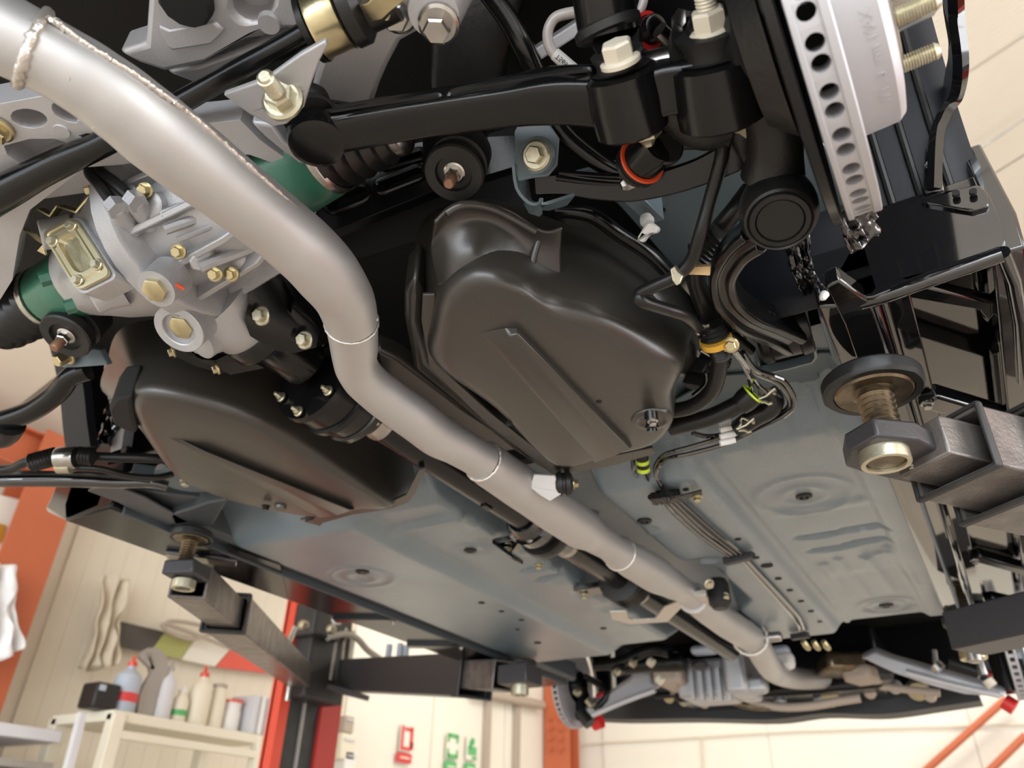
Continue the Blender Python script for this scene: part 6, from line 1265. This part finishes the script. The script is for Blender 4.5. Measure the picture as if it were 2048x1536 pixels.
# ================================================================ FRONT SUSPENSION AND ENGINE (far end)
def fdisc(x, y, lab, side):
    t = thing('front_brake_disc', lab, 'brake disc', W(x, y, .56)); c = W(x, y, .545)
    for x0 in (-.012, .006): bm = B(); annulus(bm, c + Vector((x0, 0, 0)), (1, 0, 0), .06, .148, .006, 60); obj('disc_face', bm, 'disc_silver', t)
    bm = B()
    for k in range(46):
        a = 2 * math.pi * k / 46; v = Vector((0, math.cos(a), math.sin(a))); s = Vector((0, -v.z, v.y)); prism(bm, [c + Vector((-.007, 0, 0)) + s * q * .0045 + v * r for q, r in ((-1, .09), (1, .09), (1, .147), (-1, .147))], (.014, 0, 0))
    obj('vanes', bm, 'disc_silver', t)
    bm = B(); annulus(bm, c + Vector((-.006, 0, 0)), (1, 0, 0), .06, .12, .012, 40); obj('vent_core', bm, 'void_black', t)
    bm = B(); lathe(bm, c + Vector((side * .012, 0, 0)), (-side, 0, 0), [(0, .05), (.002, .141), (.006, .141), (.008, .05), (.05, .045), (.06, .03)], 40); obj('dust_shield', bm, 'satin_black', t); return t
fdisc(-1.335, 2.66, 'small blurred brake disc at the far left front wheel', -1)
fdisc(.055, 2.62, 'small vented brake disc at the far right front wheel, cut by the picture edge', 1)
def fthing(name, lab, cat, build):
    ref = None; t = thing(name, lab, cat, build[0][1]); 
    for nm, p, r, m in [(b[0], b[1:-2], b[-2], b[-1]) for b in build]: bm = B(); tube(bm, list(p), r, 12, sm=3 if len(p) > 2 else 0); obj(nm, bm, m, t)
    return t
PYf = lambda x, y, Y=2.62: PY(x, y, Y)
# left front triangular arm
fa = thing('front_lower_arm', 'silver triangular lower arm of the far left front wheel', 'suspension arm', PYf(1230, 1400))
bm = B(); prism(bm, [PYf(1164, 1432), PYf(1168, 1422), PYf(1258, 1362), PYf(1272, 1335), PYf(1300, 1338), PYf(1302, 1366), PYf(1322, 1376), PYf(1260, 1400), PYf(1180, 1438)], (0, .02, .02), [[PYf(1240, 1388), PYf(1272, 1362), PYf(1285, 1368), PYf(1262, 1390)]] if 0 else []); obj('arm_plate', bm, 'subframe_silver', fa, bev=.006)
bm = B(); tube(bm, [PYf(1185, 1430, 2.60), PYf(1250, 1402, 2.60), PYf(1310, 1380, 2.60)], .010, 8, sm=3); obj('arm_flange', bm, 'subframe_silver', fa)
# right front arm: long straight
fb = thing('front_lower_arm', 'long silver arm reaching to the far right front wheel', 'suspension arm', PYf(1900, 1350))
bm = B(); prism(bm, [PYf(*q, 2.55) for q in ((1722, 1316), (1750, 1302), (1790, 1318), (1850, 1335), (1930, 1358), (2015, 1386), (2008, 1396), (1930, 1390), (1860, 1372), (1790, 1348))], (0, .03, .02)); obj('arm_plate', bm, 'subframe_silver', fb, bev=.006)
bm = B(); tube(bm, [PYf(1812, 1344, 2.54), PYf(1900, 1368, 2.54), PYf(2000, 1390, 2.54)], .009, 8, sm=3); obj('arm_flange', bm, 'subframe_silver', fb)
fthing('front_knuckle', 'black knuckle and strut inside the far left brake disc', 'knuckle', [('strut', PYf(1150, 1350, 2.68), PYf(1165, 1400, 2.68), PYf(1170, 1440, 2.68), .03, 'satin_black'), ('tie_rod', PYf(1170, 1352), PYf(1215, 1385), PYf(1190, 1420), .012, 'satin_black'), ('ball_joint', PYf(1160, 1424), PYf(1180, 1448), .022, 'rough_black'), ('nut', PYf(1176, 1400, 2.58), PYf(1186, 1412, 2.58), .014, 'pale_zinc'), ('nut', PYf(1150, 1382, 2.58), PYf(1158, 1388, 2.58), .012, 'pale_zinc')])
fthing('front_caliper', 'small bright red caliper part by the far left disc', 'caliper', [('caliper_body', PYf(1186, 1446, 2.72), PYf(1203, 1440, 2.72), .028, 'red_plastic'), ('caliper_body', PYf(1196, 1397, 2.7), PYf(1210, 1388, 2.7), .016, 'red_plastic')])
fthing('front_caliper', 'small bright red caliper part by the far right disc', 'caliper', [('caliper_body', PYf(2008, 1402, 2.66), PYf(2030, 1416, 2.66), .022, 'red_plastic'), ('caliper_body', PYf(1975, 1345, 2.66), PYf(1985, 1350, 2.66), .01, 'red_plastic')])
fthing('front_knuckle', 'dark knuckle, link and boot beside the far right disc', 'knuckle', [('strut', PYf(1990, 1290, 2.6), PYf(2004, 1330, 2.6), PYf(2020, 1385, 2.6), .03, 'satin_black'), ('axle_boot', PYf(1900, 1325, 2.7), PYf(1960, 1345, 2.7), .028, 'boot_rubber'), ('drop_link', PYf(1868, 1300, 2.5), PYf(1872, 1325, 2.5), PYf(1878, 1338, 2.5), .008, 'steel'), ('ball_joint', PYf(1872, 1330, 2.5), PYf(1882, 1340, 2.5), .018, 'steel'), ('strut_nut', PYf(1975, 1360, 2.5), PYf(1985, 1372, 2.5), .014, 'primer_cream'), ('damper_rod', PYf(1955, 1310, 2.5), PYf(1968, 1350, 2.5), .012, 'steel')])
fthing('front_crossmember', 'dark front crossmember with bolts under the far engine', 'crossmember', [('beam', PYf(1240, 1332, 2.5), PYf(1300, 1326, 2.5), PYf(1370, 1324, 2.5), .03, 'satin_black'), ('bush', PYf(1236, 1336, 2.44), PYf(1240, 1348, 2.44), .022, 'rubber'), ('bolt_head', PYf(1262, 1324, 2.42), PYf(1270, 1328, 2.42), .014, 'pale_zinc'), ('bolt_head', PYf(1298, 1322, 2.42), PYf(1306, 1328, 2.42), .014, 'primer_cream'), ('bolt_head', PYf(1232, 1340, 2.42), PYf(1238, 1346, 2.42), .012, 'pale_zinc'), ('bolt_head', PYf(1316, 1356, 2.42), PYf(1324, 1364, 2.42), .014, 'primer_cream')])
en = thing('engine', 'cluttered dark engine and gearbox underside at the far nose of the car', 'engine', PYf(1500, 1370, 2.7))
def blob(nm, px, py, Y, sx, sy, sz, m, lb=None, rz=0):
    bm = B(); box(bm, PY(px, py, Y), (sx, sy, sz), Matrix.Rotation(rz, 3, 'Z')); return obj(nm, bm, m, en, bev=.015, label=lb)
blob('sump', 1420, 1365, 2.7, .17, .2, .12, 'cast_alloy', 'ribbed alloy sump'); bm = B()
for k in range(5): bm = B(); box(bm, PY(1385 + 18 * k, 1368, 2.58), (.012, .02, .10)); obj('sump_rib', bm, 'cast_alloy', en)
blob('gearbox', 1485, 1350, 2.62, .07, .2, .14, 'cast_alloy', 'bright alloy gearbox flange'); blob('gearbox', 1500, 1372, 2.58, .11, .06, .05, 'cast_alloy')
blob('transfer_case', 1680, 1330, 2.7, .12, .14, .06, 'oily_steel', rz=.5); blob('transfer_case', 1725, 1350, 2.7, .09, .10, .05, 'taupe', rz=-.3); blob('transfer_case', 1760, 1345, 2.75, .07, .10, .06, 'arm_dark', rz=.2); blob('transfer_case', 1350, 1345, 2.62, .1, .18, .1, 'taupe'); blob('engine_block', 1560, 1345, 2.95, .7, .3, .2, 'satin_black')
blob('reservoir', 1570, 1322, 2.5, .055, .05, .05, 'white_plastic', 'small white plastic box'); blob('bracket_block', 1560, 1302, 2.5, .06, .05, .03, 'blue_grey_plastic'); blob('relay', 1410, 1300, 2.5, .09, .05, .03, 'blue_grey_plastic')
blob('gearbox_tail', 1400, 1330, 2.5, .05, .05, .03, 'arm_dark')
for k in range(3): v = P(1606 + 20 * k, 1283, .46); bm = B(); tube(bm, [v, v + Vector((.006, .02, -.012)), v + Vector((-.004, .04, 0))], .007, 8, sm=3); obj('hose_clip', bm, 'gold_zinc', en)
for k, q in enumerate(((1340, 1392), (1480, 1398), (1560, 1402), (1660, 1392), (1740, 1382), (1790, 1372), (1835, 1378), (1860, 1388), (1640, 1400), (1370, 1398), (1410, 1402))):
    bm = B(); lathe(bm, PY(*q, 2.9), (0, -.8, -.6), [(0, .035 if k in (3, 6) else .022), (.02, .03 if k in (3, 6) else .018), (.025, .012)], 18); obj('pulley' if k in (3, 6) else 'boss', bm, ('gold_plate', 'taupe', 'cast_alloy')[k % 3], en)
for pts_, r, m in (([(1310, 1392), (1400, 1386), (1500, 1388), (1640, 1380), (1760, 1362)], .012, 'satin_black'), ([(1500, 1404), (1560, 1414), (1620, 1412), (1680, 1402), (1720, 1396)], .014, 'taupe'), ([(1440, 1392), (1480, 1408), (1520, 1414), (1560, 1412)], .012, 'oily_steel'), ([(1600, 1348), (1640, 1334), (1680, 1340), (1730, 1352)], .016, 'oily_steel'), ([(1760, 1372), (1820, 1380), (1880, 1386)], .012, 'taupe'), ([(1640, 1310), (1700, 1322), (1760, 1348)], .014, 'oily_steel'), ([(1330, 1330), (1345, 1360), (1350, 1390)], .018, 'taupe')):
    bm = B(); tube(bm, [PY(x, y, 2.82) for x, y in pts_], r, 10, sm=4); obj('engine_pipe', bm, m, en)
bm = B(); tube(bm, [PY(x, y, 2.45) for x, y in ((1190, 1330), (1240, 1325), (1300, 1300), (1340, 1305))], .02, 10, sm=4); obj('front_member', bm, 'satin_black', en)
